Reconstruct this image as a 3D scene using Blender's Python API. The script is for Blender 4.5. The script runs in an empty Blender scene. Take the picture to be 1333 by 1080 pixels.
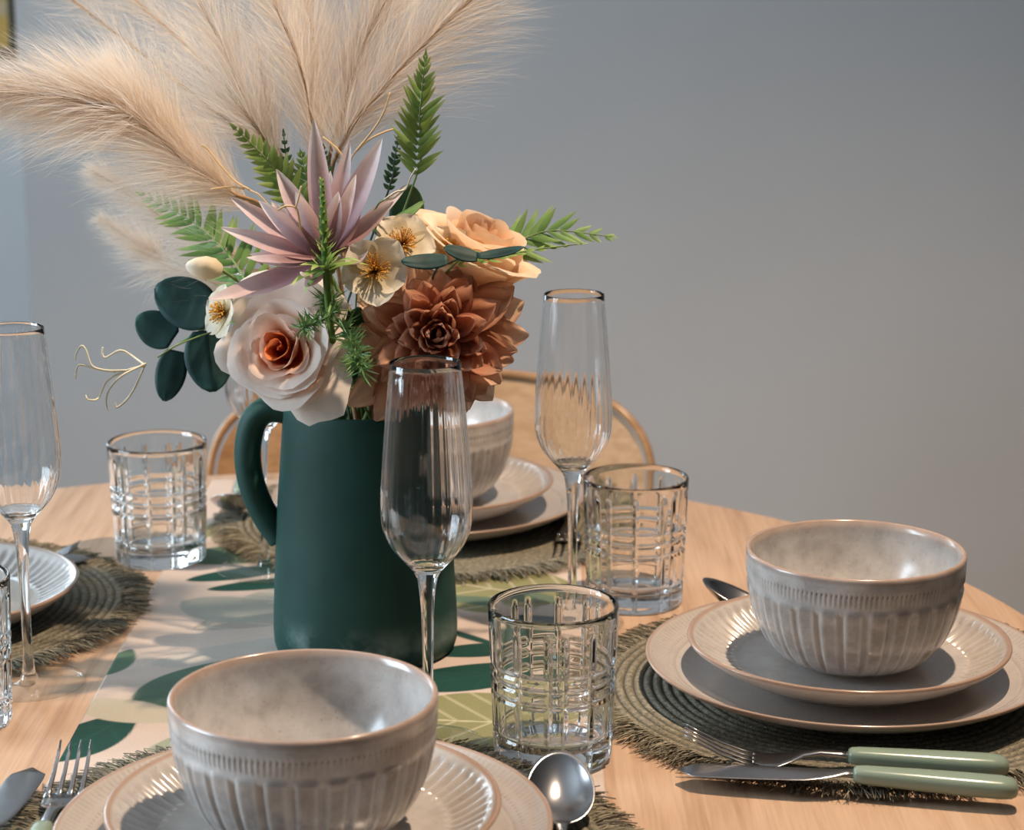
import bpy, math, random
from mathutils import Vector, Matrix, noise
PI = math.pi
R = math.radians
C = bpy.context.scene.collection
SC = bpy.context.scene

# ------------------------------------------------------------------ camera, world, lights, exposure
# world: table top is z = 0, floor is z = -0.75, the camera stands at x = y = 0 and looks along +y
FOC, PITCH, CAM_Z = 2752.8, 0.2239, 0.5172
cam_d = bpy.data.cameras.new('camera')
cam_d.sensor_width = 36.0
cam_d.lens = FOC / 1333.0 * 36.0
cam_d.clip_start = 0.05
cam_d.dof.use_dof = True
cam_d.dof.focus_distance = 1.40
cam_d.dof.aperture_fstop = 9.0
cam = bpy.data.objects.new('camera', cam_d)
cam.location = (0, 0, CAM_Z)
cam.rotation_euler = (PI / 2 - PITCH, 0, 0)
C.objects.link(cam)
SC.camera = cam

SC.view_settings.view_transform = 'Standard'
SC.view_settings.look = 'None'
SC.view_settings.gamma = 1.0
SC.view_settings.exposure = -0.06
SC.view_settings.use_curve_mapping = False
SC.cycles.max_bounces = 16
SC.cycles.transmission_bounces = 16
SC.cycles.glossy_bounces = 6
SC.cycles.transparent_max_bounces = 24
SC.cycles.use_denoising = True
SC.cycles.sample_clamp_indirect = 8.0

w = bpy.data.worlds.new('world')
SC.world = w
w.use_nodes = True
w.node_tree.nodes['Background'].inputs[0].default_value = (0.62, 0.72, 0.82, 1)
w.node_tree.nodes['Background'].inputs[1].default_value = 0.06

# daylight entering by the window in the left wall
ld = bpy.data.lights.new('window_daylight', 'AREA')
ld.shape = 'RECTANGLE'; ld.size = 1.3; ld.size_y = 1.05
ld.energy = 78.0
ld.color = (0.72, 0.87, 1.0)
lo = bpy.data.objects.new('window_daylight', ld)
lo.location = (-2.02, 1.20, 0.75)
lo.rotation_euler = (0, R(-90), 0)
lo.visible_camera = True
C.objects.link(lo)
# daylight from the window in the far wall, left of the picture
fd = bpy.data.lights.new('far_window_daylight', 'AREA')
fd.shape = 'RECTANGLE'; fd.size = 0.75; fd.size_y = 1.45
fd.energy = 24.0
fd.color = (0.72, 0.88, 1.0)
fo = bpy.data.objects.new('far_window_daylight', fd)
fo.location = (-1.44, 3.52, 0.75)
fo.rotation_euler = (R(-90), 0, 0)
fo.visible_camera = True
C.objects.link(fo)
# warm ceiling lamp above the right half of the table
kd = bpy.data.lights.new('ceiling_lamp_light', 'SPOT')
kd.energy = 158.0
kd.color = (1.0, 0.76, 0.55)
kd.spot_size = R(110); kd.spot_blend = 0.7
kd.shadow_soft_size = 0.022
ko = bpy.data.objects.new('ceiling_lamp_light', kd)
ko.location = (0.40, 1.38, 1.62)
C.objects.link(ko)

# ------------------------------------------------------------------ helpers
def spot(px, py, y):
    """point at distance y in front of the camera that is seen at photo position px, py"""
    dx = (px - 666.5) / FOC; dy = -(py - 540.0) / FOC
    D = (dx, math.cos(PITCH) + dy * math.sin(PITCH), -math.sin(PITCH) + dy * math.cos(PITCH))
    t = y / D[1]
    return Vector((D[0] * t, y, CAM_Z + D[2] * t))

def link(o, parent=None):
    C.objects.link(o)
    if parent is not None:
        o.parent = parent
    return o

def tag(o, label=None, cat=None, group=None, kind=None):
    if label: o['label'] = label
    if cat: o['category'] = cat
    if group: o['group'] = group
    if kind: o['kind'] = kind
    return o

def thing(name, label, cat, loc=(0, 0, 0), rz=0.0, group=None):
    o = bpy.data.objects.new(name, None)
    o.empty_display_size = 0.02
    o.location = loc; o.rotation_euler = (0, 0, rz)
    link(o)
    return tag(o, label, cat, group)

def copy_tree(o, parent=None):
    c = o.copy(); C.objects.link(c)
    if parent is not None: c.parent = parent
    for ch in list(o.children):
        copy_tree(ch, c)
    return c

class MB:
    def __init__(s):
        s.v = []; s.f = []; s.c = []; s.m = []
    def add(s, verts, faces, cols=None, mi=0):
        b = len(s.v)
        s.v += [tuple(p) for p in verts]
        s.f += [tuple(i + b for i in f) for f in faces]
        s.c += cols if cols else [(0, 0, 0)] * len(verts)
        s.m += [mi] * len(faces)
        return b
    def build(s, name, mats, parent=None, off=None, smooth=True):
        me = bpy.data.meshes.new(name)
        vs = s.v
        if off is not None:
            vs = [(p[0] - off[0], p[1] - off[1], p[2] - off[2]) for p in vs]
        me.from_pydata(vs, [], s.f)
        for m in (mats if isinstance(mats, (list, tuple)) else [mats]):
            me.materials.append(m)
        me.polygons.foreach_set('use_smooth', [smooth] * len(me.polygons))
        me.polygons.foreach_set('material_index', s.m)
        a = me.color_attributes.new('tone', 'FLOAT_COLOR', 'POINT')
        flat = []
        for c in s.c: flat += [c[0], c[1], c[2], 1.0]
        a.data.foreach_set('color', flat)
        me.update()
        o = bpy.data.objects.new(name, me)
        return link(o, parent)

def lathe(mb, prof, n=96, fn=None, closed=False, cap0=False, cap1=False, mi=0):
    """prof: (r, z) list; fn(k, th, r, z) -> r, z, tone"""
    vs = []; cs = []; fs = []
    for k, (r, z) in enumerate(prof):
        for j in range(n):
            th = 2 * PI * j / n
            rr, zz, tc = (r, z, (0, 0, 0)) if fn is None else fn(k, th, r, z)
            vs.append((rr * math.cos(th), rr * math.sin(th), zz)); cs.append(tc)
    m = len(prof)
    for k in range(m if closed else m - 1):
        k2 = (k + 1) % m
        for j in range(n):
            j2 = (j + 1) % n
            fs.append((k * n + j, k * n + j2, k2 * n + j2, k2 * n + j))
    if cap0: fs.append(tuple(range(n - 1, -1, -1)))
    if cap1: fs.append(tuple((m - 1) * n + j for j in range(n)))
    mb.add(vs, fs, cs, mi)

def box(mb, x0, x1, y0, y1, z0, z1, mi=0):
    v = [(x0, y0, z0), (x1, y0, z0), (x1, y1, z0), (x0, y1, z0), (x0, y0, z1), (x1, y0, z1), (x1, y1, z1), (x0, y1, z1)]
    mb.add(v, [(3, 2, 1, 0), (4, 5, 6, 7), (0, 1, 5, 4), (1, 2, 6, 5), (2, 3, 7, 6), (3, 0, 4, 7)], None, mi)

def catmull(pts, m=8):
    P = [Vector(p) for p in pts]
    if len(P) < 3: 
        return [P[0].lerp(P[-1], i / m) for i in range(m + 1)]
    P = [P[0] * 2 - P[1]] + P + [P[-1] * 2 - P[-2]]
    out = []
    for i in range(1, len(P) - 2):
        for k in range(m):
            t = k / m
            a, b, c, d = P[i - 1], P[i], P[i + 1], P[i + 2]
            out.append(0.5 * ((2 * b) + (c - a) * t + (2 * a - 5 * b + 4 * c - d) * t * t + (3 * b - a - 3 * c + d) * t ** 3))
    out.append(P[-2])
    return out

def tube(mb, pts, rad, n=8, flat=1.0, up=None, cap=True, col=(0, 0, 0), mi=0):
    """sweep; rad is a number, a list or a function of 0..1; flat scales the second axis"""
    P = [Vector(p) for p in pts]; m = len(P)
    rr = [rad(i / (m - 1)) if callable(rad) else (rad[i] if isinstance(rad, (list, tuple)) else rad) for i in range(m)]
    t0 = (P[1] - P[0]).normalized()
    nrm = Vector(up) if up is not None else (Vector((0, 0, 1)) if abs(t0.z) < 0.9 else Vector((1, 0, 0)))
    vs = []; fs = []
    for i in range(m):
        t = (P[min(i + 1, m - 1)] - P[max(i - 1, 0)]).normalized()
        nrm = (nrm - t * nrm.dot(t)).normalized()
        b = t.cross(nrm)
        for j in range(n):
            a = 2 * PI * j / n
            vs.append(P[i] + b * (rr[i] * math.cos(a)) + nrm * (rr[i] * flat * math.sin(a)))
    for i in range(m - 1):
        for j in range(n):
            j2 = (j + 1) % n
            fs.append((i * n + j, i * n + j2, (i + 1) * n + j2, (i + 1) * n + j))
    if cap:
        fs.append(tuple(range(n - 1, -1, -1))); fs.append(tuple((m - 1) * n + j for j in range(n)))
    mb.add(vs, fs, [col] * len(vs), mi)

def loft(mb, secs, n=20, e=2.6):
    """sections along +x: (x, y, z, half_y, half_z), superellipse outline"""
    vs = []; fs = []
    for (x, y, z, hy, hz) in secs:
        for j in range(n):
            a = 2 * PI * j / n
            c, s = math.cos(a), math.sin(a)
            vs.append((x, y + hy * math.copysign(abs(c) ** (2 / e), c), z + hz * math.copysign(abs(s) ** (2 / e), s)))
    m = len(secs)
    for i in range(m - 1):
        for j in range(n):
            j2 = (j + 1) % n
            fs.append((i * n + j, i * n + j2, (i + 1) * n + j2, (i + 1) * n + j))
    fs.append(tuple(range(n - 1, -1, -1))); fs.append(tuple((m - 1) * n + j for j in range(n)))
    mb.add(vs, fs)

def sstep(a, b, x):
    t = max(0.0, min(1.0, (x - a) / (b - a))); return t * t * (3 - 2 * t)

# ------------------------------------------------------------------ materials
def mat(name):
    m = bpy.data.materials.new(name); m.use_nodes = True
    nt = m.node_tree; nt.nodes.clear()
    out = nt.nodes.new('ShaderNodeOutputMaterial')
    p = nt.nodes.new('ShaderNodeBsdfPrincipled')
    nt.links.new(p.outputs[0], out.inputs[0])
    return m, nt, p, out

def nd(nt, typ, **kw):
    n = nt.nodes.new(typ)
    for k, v in kw.items(): setattr(n, k, v)
    return n

def ramp(nt, fac, stops):
    r = nt.nodes.new('ShaderNodeValToRGB')
    el = r.color_ramp.elements
    while len(el) < len(stops): el.new(0.5)
    for e, (p, c) in zip(el, stops):
        e.position = p; e.color = (*c, 1)
    if fac is not None: nt.links.new(fac, r.inputs[0])
    return r.outputs[0]

def mixc(nt, fac, a, b, blend='MIX'):
    m = nt.nodes.new('ShaderNodeMix'); m.data_type = 'RGBA'; m.blend_type = blend
    for sock, v in ((m.inputs[0], fac), (m.inputs[6], a), (m.inputs[7], b)):
        if isinstance(v, (int, float)): sock.default_value = v
        elif isinstance(v, tuple): sock.default_value = (*v, 1)
        else: nt.links.new(v, sock)
    return m.outputs[2]

def noise_tex(nt, scale, detail=4, rough=0.55, stretch=None, coord='Object'):
    tc = nt.nodes.new('ShaderNodeTexCoord'); src = tc.outputs[coord]
    if stretch:
        mp = nt.nodes.new('ShaderNodeMapping'); mp.inputs['Scale'].default_value = stretch
        nt.links.new(src, mp.inputs[0]); src = mp.outputs[0]
    n = nt.nodes.new('ShaderNodeTexNoise')
    n.inputs['Scale'].default_value = scale; n.inputs['Detail'].default_value = detail; n.inputs['Roughness'].default_value = rough
    nt.links.new(src, n.inputs[0])
    return n.outputs[0]

def bump(nt, p, h, strength=0.3, dist=0.001):
    b = nt.nodes.new('ShaderNodeBump'); b.inputs['Strength'].default_value = strength; b.inputs['Distance'].default_value = dist
    nt.links.new(h, b.inputs['Height']); nt.links.new(b.outputs[0], p.inputs['Normal'])

def tone_rgb(nt):
    a = nt.nodes.new('ShaderNodeVertexColor'); a.layer_name = 'tone'
    s = nt.nodes.new('ShaderNodeSeparateColor'); nt.links.new(a.outputs[0], s.inputs[0])
    return a.outputs[0], s.outputs[0], s.outputs[1], s.outputs[2]

def simple(name, col, rough=0.5, metal=0.0, var=0.0, scale=40, bmp=0.0, bscale=200, spec=0.5):
    m, nt, p, _ = mat(name)
    p.inputs['Roughness'].default_value = rough; p.inputs['Metallic'].default_value = metal
    p.inputs['Specular IOR Level'].default_value = spec
    n = noise_tex(nt, scale)
    lo_ = tuple(max(0, c * (1 - var)) for c in col); hi_ = tuple(min(1, c * (1 + var)) for c in col)
    nt.links.new(ramp(nt, n, [(0.3, lo_), (0.7, hi_)]), p.inputs['Base Color'])
    if bmp: bump(nt, p, noise_tex(nt, bscale), bmp)
    return m

M = {}
M['wall'] = simple('painted_wall', (0.54, 0.535, 0.53), 0.85, var=0.025, scale=3, bmp=0.15, bscale=260, spec=0.2)
M['wall_far'] = simple('painted_far_wall', (0.76, 0.78, 0.79), 0.85, var=0.02, scale=3, spec=0.2)
M['ceiling'] = simple('white_ceiling', (0.55, 0.55, 0.55), 0.9, var=0.01)
M['white_paint'] = simple('white_window_paint', (0.8, 0.8, 0.8), 0.4, var=0.01)

def wood(name, c0, c1, c2, scale=1.0, stretch=(30, 1.6, 30), rough=0.42):
    m, nt, p, _ = mat(name)
    n1 = noise_tex(nt, 3.0 * scale, 6, 0.6, stretch)
    n2 = noise_tex(nt, 14.0 * scale, 3, 0.5, (stretch[0], stretch[1] * 0.5, stretch[2]))
    n3 = noise_tex(nt, 2.2, 2)
    a = ramp(nt, n1, [(0.30, c0), (0.5, c1), (0.72, c2)])
    b = ramp(nt, n2, [(0.35, (0.80, 0.78, 0.75)), (0.6, (1, 1, 1))])
    c = ramp(nt, n3, [(0.3, (0.92, 0.92, 0.92)), (0.7, (1, 1, 1))])
    x = mixc(nt, 0.6, a, b, 'MULTIPLY'); x = mixc(nt, 1.0, x, c, 'MULTIPLY')
    nt.links.new(x, p.inputs['Base Color'])
    p.inputs['Roughness'].default_value = rough
    bump(nt, p, n2, 0.06, 0.0005)
    return m
M['table'] = wood('pale_oak', (0.40, 0.25, 0.155), (0.53, 0.355, 0.235), (0.58, 0.41, 0.285))
M['chair'] = wood('honey_bentwood', (0.47, 0.27, 0.135), (0.60, 0.37, 0.20), (0.66, 0.42, 0.24), stretch=(2, 30, 30))
M['chair_edge'] = wood('bentwood_edge', (0.36, 0.19, 0.085), (0.47, 0.26, 0.125), (0.52, 0.30, 0.15), stretch=(2, 30, 30), rough=0.2)
M['floor'] = wood('oak_floor', (0.14, 0.09, 0.06), (0.19, 0.125, 0.085), (0.23, 0.16, 0.11), stretch=(8, 1, 8))

def glass(name, tint=(1, 1, 1)):
    m, nt, p, out = mat(name)
    nt.nodes.remove(p)
    g = nd(nt, 'ShaderNodeBsdfGlass'); g.inputs['IOR'].default_value = 1.5; g.inputs['Roughness'].default_value = 0.0
    g.inputs['Color'].default_value = (*tint, 1)
    nt.links.new(g.outputs[0], out.inputs[0])
    return m
def thin_glass(name):
    m, nt, p, out = mat(name)
    nt.nodes.remove(p)
    t = nd(nt, 'ShaderNodeBsdfTransparent'); t.inputs[0].default_value = (0.97, 0.98, 0.98, 1)
    g = nd(nt, 'ShaderNodeBsdfGlossy'); g.inputs['Roughness'].default_value = 0.0
    lw = nd(nt, 'ShaderNodeLayerWeight'); lw.inputs[0].default_value = 0.5
    pw = nd(nt, 'ShaderNodeMath', operation='POWER'); pw.inputs[1].default_value = 5.0; nt.links.new(lw.outputs['Facing'], pw.inputs[0])
    f = nd(nt, 'ShaderNodeMath', operation='MULTIPLY_ADD'); f.inputs[1].default_value = 0.6; f.inputs[2].default_value = 0.05; nt.links.new(pw.outputs[0], f.inputs[0])
    mx = nd(nt, 'ShaderNodeMixShader')
    nt.links.new(f.outputs[0], mx.inputs[0]); nt.links.new(t.outputs[0], mx.inputs[1]); nt.links.new(g.outputs[0], mx.inputs[2])
    nt.links.new(mx.outputs[0], out.inputs[0])
    return m
M['foot_glass'] = thin_glass('flat_clear_glass')
M['flute_glass'] = glass('thin_clear_glass', (1, 1, 1))
M['tumbler_glass'] = glass('cut_clear_glass', (0.995, 1, 1))

def stoneware():
    m, nt, p, _ = mat('speckled_grey_stoneware')
    _, r, g, b = tone_rgb(nt)
    n1 = noise_tex(nt, 55, 5, 0.6); n2 = noise_tex(nt, 420, 2)
    base = ramp(nt, n1, [(0.32, (0.36, 0.342, 0.328)), (0.52, (0.47, 0.452, 0.437)), (0.72, (0.55, 0.535, 0.52))])
    base = mixc(nt, b, base, (0.44, 0.392, 0.355))
    spk = ramp(nt, n2, [(0.27, (0.8, 0.77, 0.75)), (0.36, (1, 1, 1))])
    base = mixc(nt, 1.0, base, spk, 'MULTIPLY')
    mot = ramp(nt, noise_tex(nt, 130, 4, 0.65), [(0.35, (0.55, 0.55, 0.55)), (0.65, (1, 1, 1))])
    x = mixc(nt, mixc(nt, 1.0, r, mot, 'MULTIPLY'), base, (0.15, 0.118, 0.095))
    x = mixc(nt, g, x, (0.30, 0.165, 0.095))
    nt.links.new(x, p.inputs['Base Color'])
    p.inputs['Roughness'].default_value = 0.20
    p.inputs['Specular IOR Level'].default_value = 0.5
    p.inputs['Coat Weight'].default_value = 0.25; p.inputs['Coat Roughness'].default_value = 0.12
    return m
M['stoneware'] = stoneware()

def jug_mat():
    m, nt, p, _ = mat('matte_green_ceramic')
    n1 = noise_tex(nt, 30, 5)
    base = ramp(nt, n1, [(0.3, (0.005, 0.042, 0.034)), (0.7, (0.007, 0.055, 0.045))])
    tc = nd(nt, 'ShaderNodeTexCoord'); sx = nd(nt, 'ShaderNodeSeparateXYZ'); nt.links.new(tc.outputs['Object'], sx.inputs[0])
    band = ramp(nt, sx.outputs[2], [(0.006, (0, 0, 0)), (0.016, (1, 1, 1)), (0.026, (0.45, 0.45, 0.45)), (0.036, (0, 0, 0))])
    blot = ramp(nt, noise_tex(nt, 16, 5, 0.65), [(0.46, (0, 0, 0)), (0.62, (0.75, 0.75, 0.75))])
    f = mixc(nt, 1.0, band, blot, 'MULTIPLY')
    x = mixc(nt, f, base, (0.22, 0.30, 0.28))
    nt.links.new(x, p.inputs['Base Color'])
    p.inputs['Roughness'].default_value = 0.62; p.inputs['Specular IOR Level'].default_value = 0.35
    bump(nt, p, noise_tex(nt, 380, 3), 0.12, 0.0006)
    return m
M['jug'] = jug_mat()
M['steel'] = simple('polished_steel', (0.40, 0.40, 0.41), 0.22, 1.0, var=0.03, scale=90)
M['dark_steel'] = simple('brushed_dark_steel', (0.30, 0.30, 0.31), 0.28, 1.0, var=0.05, scale=90)
M['sage'] = simple('glossy_sage_handle', (0.20, 0.26, 0.20), 0.22, var=0.03)

def mat_woven():
    m, nt, p, _ = mat('woven_olive_straw')
    _, r, g, b = tone_rgb(nt)
    n = noise_tex(nt, 260, 4, 0.6); n2 = noise_tex(nt, 900, 2)
    c = ramp(nt, n, [(0.3, (0.12, 0.105, 0.074)), (0.55, (0.26, 0.228, 0.162)), (0.75, (0.38, 0.335, 0.245))])
    x = mixc(nt, r, c, (0.035, 0.042, 0.035))
    nt.links.new(x, p.inputs['Base Color']); p.inputs['Roughness'].default_value = 0.8
    p.inputs['Specular IOR Level'].default_value = 0.25
    bump(nt, p, n2, 0.8, 0.0015)
    return m
M['woven'] = mat_woven()

def hair_mat(name, c0, c1, c2, transl=0.4):
    m, nt, p, out = mat(name)
    _, r, g, b = tone_rgb(nt)
    c = ramp(nt, g, [(0.0, c0), (0.5, c1), (1.0, c2)])
    p.inputs['Roughness'].default_value = 0.6; p.inputs['Specular IOR Level'].default_value = 0.3
    nt.links.new(c, p.inputs['Base Color'])
    t = nd(nt, 'ShaderNodeBsdfTranslucent'); nt.links.new(c, t.inputs[0])
    mx = nd(nt, 'ShaderNodeMixShader'); mx.inputs[0].default_value = transl
    nt.links.new(p.outputs[0], mx.inputs[1]); nt.links.new(t.outputs[0], mx.inputs[2]); nt.links.new(mx.outputs[0], out.inputs[0])
    return m
M['fringe'] = hair_mat('olive_straw_fringe', (0.09, 0.082, 0.058), (0.23, 0.205, 0.145), (0.40, 0.355, 0.255), 0.15)
M['pampas'] = hair_mat('beige_pampas_fluff', (0.74, 0.60, 0.46), (0.84, 0.745, 0.64), (0.90, 0.85, 0.79), 0.58)
M['pampas_stem'] = simple('dry_brown_stem', (0.27, 0.155, 0.065), 0.7, var=0.3, scale=120)

def petal_mat(name, stops, vein=0.12, transl=0.35, rough=0.5, edge=None):
    """colour runs from the petal's base to its tip, with faint veins along it"""
    m, nt, p, out = mat(name)
    _, r, g, b = tone_rgb(nt)
    c = ramp(nt, r, stops)
    n = noise_tex(nt, 90, 4)
    v = ramp(nt, n, [(0.3, (1 - vein,) * 3), (0.7, (1, 1, 1))])
    c = mixc(nt, 1.0, c, v, 'MULTIPLY')
    if edge:
        e = ramp(nt, g, [(0.75, (0, 0, 0)), (1.0, (0.8, 0.8, 0.8))])
        c = mixc(nt, e, c, edge)
    nt.links.new(c, p.inputs['Base Color'])
    p.inputs['Roughness'].default_value = rough; p.inputs['Specular IOR Level'].default_value = 0.3
    t = nd(nt, 'ShaderNodeBsdfTranslucent'); nt.links.new(c, t.inputs[0])
    mx = nd(nt, 'ShaderNodeMixShader'); mx.inputs[0].default_value = transl
    nt.links.new(p.outputs[0], mx.inputs[1]); nt.links.new(t.outputs[0], mx.inputs[2]); nt.links.new(mx.outputs[0], out.inputs[0])
    return m
M['blush'] = petal_mat('blush_rose_petal', [(0.0, (0.82, 0.22, 0.07)), (0.45, (0.90, 0.50, 0.30)), (0.72, (0.93, 0.76, 0.65)), (1.0, (0.95, 0.88, 0.82))], transl=0.45)
M['blush_in'] = petal_mat('orange_rose_heart', [(0.0, (0.72, 0.13, 0.03)), (0.6, (0.84, 0.27, 0.09)), (1.0, (0.90, 0.50, 0.30))])
M['apricot'] = petal_mat('apricot_rose_petal', [(0.0, (0.90, 0.50, 0.24)), (0.5, (0.93, 0.66, 0.42)), (1.0, (0.95, 0.80, 0.63))], transl=0.45)
M['dahlia'] = petal_mat('rust_dahlia_petal', [(0.0, (0.18, 0.035, 0.028)), (0.3, (0.46, 0.15, 0.09)), (0.7, (0.72, 0.34, 0.20)), (1.0, (0.80, 0.48, 0.32))], vein=0.25, transl=0.42, edge=(0.22, 0.06, 0.045))
M['dahlia_outer'] = petal_mat('tan_dahlia_outer_petal', [(0.0, (0.42, 0.16, 0.09)), (0.5, (0.76, 0.42, 0.25)), (1.0, (0.84, 0.58, 0.40))], vein=0.2, transl=0.42, edge=(0.38, 0.15, 0.09))
M['lavender'] = petal_mat('dusty_lavender_petal', [(0.0, (0.30, 0.15, 0.17)), (0.35, (0.50, 0.31, 0.33)), (0.75, (0.70, 0.55, 0.55)), (1.0, (0.82, 0.75, 0.73))], vein=0.15)
M['cream'] = petal_mat('cream_anemone_petal', [(0.0, (0.62, 0.42, 0.12)), (0.35, (0.76, 0.66, 0.44)), (1.0, (0.84, 0.78, 0.66))], vein=0.12)
M['stamen'] = petal_mat('amber_stamen', [(0.0, (0.22, 0.07, 0.015)), (0.6, (0.62, 0.25, 0.03)), (1.0, (0.80, 0.42, 0.05))], transl=0.1)
M['fern'] = petal_mat('fresh_fern_green', [(0.0, (0.10, 0.22, 0.055)), (0.6, (0.20, 0.36, 0.10)), (1.0, (0.36, 0.48, 0.17))], vein=0.2)
M['fern_bright'] = petal_mat('yellow_green_fern', [(0.0, (0.13, 0.24, 0.05)), (0.6, (0.27, 0.40, 0.10)), (1.0, (0.48, 0.57, 0.22))], vein=0.2)
M['dark_fern'] = petal_mat('dark_green_frond', [(0.0, (0.02, 0.06, 0.03)), (1.0, (0.045, 0.12, 0.05))], transl=0.15)
M['euca'] = petal_mat('deep_teal_leaf', [(0.0, (0.012, 0.055, 0.05)), (0.5, (0.010, 0.045, 0.042)), (1.0, (0.018, 0.075, 0.07))], vein=0.4, transl=0.06, rough=0.6)
M['needle'] = petal_mat('soft_needle_green', [(0.0, (0.05, 0.13, 0.035)), (1.0, (0.20, 0.34, 0.11))], transl=0.2)
M['green_stem'] = simple('green_stem', (0.14, 0.22, 0.06), 0.6, var=0.2, scale=100)
M['dark_stem'] = simple('dark_green_stem', (0.03, 0.06, 0.03), 0.6, var=0.2, scale=100)
M['pale_tendril'] = simple('pale_cream_tendril', (0.74, 0.71, 0.55), 0.6, var=0.1, scale=100)
M['tan_tendril'] = simple('tan_tendril', (0.70, 0.46, 0.22), 0.6, var=0.1, scale=100)
M['frame'] = simple('dark_olive_frame', (0.055, 0.045, 0.012), 0.4, var=0.1)

# ------------------------------------------------------------------ the room
def struct(name, mb, m, smooth=False):
    o = mb.build(name, m, None, smooth=smooth); o['kind'] = 'structure'; return o
CORNER = -0.693
b = MB(); box(b, CORNER, 3.2, 3.0, 3.12, -0.75, 1.75); struct('wall_back', b, M['wall'])
b = MB()
box(b, -1.05, CORNER + 0.1, 3.40, 3.5, -0.75, 1.75); box(b, -3.2, -1.83, 3.40, 3.5, -0.75, 1.75)
box(b, -1.83, -1.05, 3.40, 3.5, -0.75, 0.0); box(b, -1.83, -1.05, 3.40, 3.5, 1.5, 1.75); struct('wall_far', b, M['wall_far'])
b = MB()
for (x0, x1, z0, z1) in ((-1.83, -1.79, 0.0, 1.5), (-1.09, -1.05, 0.0, 1.5), (-1.83, -1.05, 0.0, 0.05), (-1.83, -1.05, 1.45, 1.5), (-1.83, -1.05, 0.72, 0.76)):
    box(b, x0, x1, 3.41, 3.48, z0, z1)
struct('window_2', b, M['white_paint'])
b = MB(); box(b, -3.3, 3.2, -1.6, 4.3, -0.85, -0.75); struct('floor', b, M['floor'])
b = MB(); box(b, -3.3, 3.2, -1.6, 4.3, 1.75, 1.85); struct('ceiling', b, M['ceiling'])
WX = -1.90
b = MB()
box(b, WX - 0.1, WX, -1.6, 0.52, -0.75, 1.75); box(b, WX - 0.1, WX, 1.68, 3.4, -0.75, 1.75)
box(b, WX - 0.1, WX, 0.52, 1.68, -0.75, 0.05); box(b, WX - 0.1, WX, 0.52, 1.68, 1.45, 1.75)
struct('wall_left', b, M['wall'])
b = MB()
for (y0, y1, z0, z1) in ((0.52, 0.57, 0.05, 1.45), (1.63, 1.68, 0.05, 1.45), (0.52, 1.68, 0.05, 0.10), (0.52, 1.68, 1.40, 1.45), (1.08, 1.12, 0.05, 1.45)):
    box(b, WX - 0.09, WX - 0.02, y0, y1, z0, z1)
struct('window_1', b, M['white_paint'])

# picture on the far wall
pc = spot(26, 76, 3.375)
root = thing('picture_frame', 'yellow picture in a thin dark frame on the far wall', 'picture', (pc.x - 0.2, 3.40, pc.z))
b = MB(); FW = 0.016
for (x0, x1, z0, z1) in ((0.2 - FW, 0.2, 0, 0.56), (-0.2, -0.2 + FW, 0, 0.56), (-0.2, 0.2, 0, FW), (-0.2, 0.2, 0.56 - FW, 0.56)):
    box(b, x0, x1, -0.025, -0.001, z0, z1)
b.build('frame', M['frame'], root, smooth=False)
m, nt, p, _ = mat('yellow_print')
tc = nd(nt, 'ShaderNodeTexCoord'); sx = nd(nt, 'ShaderNodeSeparateXYZ'); nt.links.new(tc.outputs['Object'], sx.inputs[0])
band = ramp(nt, sx.outputs[2], [(0.0, (0.78, 0.38, 0.0)), (0.06, (0.80, 0.38, 0.0)), (0.072, (0.55, 0.50, 0.50)), (0.086, (0.55, 0.50, 0.50)), (0.098, (0.36, 0.23, 0.0)), (0.3, (0.52, 0.36, 0.02))])
edge = ramp(nt, sx.outputs[0], [(0.155, (0, 0, 0)), (0.168, (0.65, 0.65, 0.65))])
nt.links.new(mixc(nt, edge, band, (0.66, 0.46, 0.12)), p.inputs['Base Color'])
b = MB(); box(b, -0.2 + FW, 0.2 - FW, -0.010, -0.002, FW, 0.56 - FW); b.build('artwork', m, root, smooth=False)

# ------------------------------------------------------------------ table, runner, chair
TC = Vector((-0.173, 1.432, 0)); TR = 0.591
root = thing('dining_table', 'round pale oak dining table under the whole place setting', 'table', (TC.x, TC.y, -0.75))
b = MB()
lathe(b, [(0.0001, -0.028), (TR - 0.02, -0.028), (TR - 0.004, -0.022), (TR, -0.012), (TR, -0.004), (TR - 0.002, -0.001), (TR - 0.006, 0.0), (TR * 0.5, 0), (0.0001, 0)], 180)
b.v = [(x, y, z + 0.75) for x, y, z in b.v]
o = b.build('tabletop', M['table'], root)
o.modifiers.new('edge', 'EDGE_SPLIT').split_angle = R(40)
for k in range(4):
    a = R(45 + 90 * k); b = MB()
    tube(b, [(0.36 * math.cos(a), 0.36 * math.sin(a), 0.722), (0.44 * math.cos(a), 0.44 * math.sin(a), 0.0)], lambda t: 0.030 - 0.012 * t, 20)
    b.build('leg', M['table'], root)

# runner with a printed leaf pattern (woven-in colour on a fine cloth mesh)
RX0, RX1, RY0, RY1 = -0.290, 0.058, 0.86, 1.985
CREAM = (0.56, 0.46, 0.395)
leaves = []   # (x0, y0, x1, y1, half width, colour, vein colour, taper)
DG, MG, OL, GT, TP = (0.006, 0.052, 0.040), (0.085, 0.15, 0.10), (0.235, 0.225, 0.105), (0.36, 0.36, 0.31), (0.40, 0.35, 0.295)
def on_table(px, py):
    dx = (px - 666.5) / FOC; dy = -(py - 540.0) / FOC
    dz = -math.sin(PITCH) + dy * math.cos(PITCH); t = -CAM_Z / dz
    return dx * t, (math.cos(PITCH) + dy * math.sin(PITCH)) * t
def leaf(a, b_, hw, col, vein=None):
    leaves.append((a[0], a[1], b_[0], b_[1], hw, col, vein))
leaf((-0.115, 1.62), (-0.245, 1.535), 0.034, TP, (0.50, 0.44, 0.38))
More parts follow.
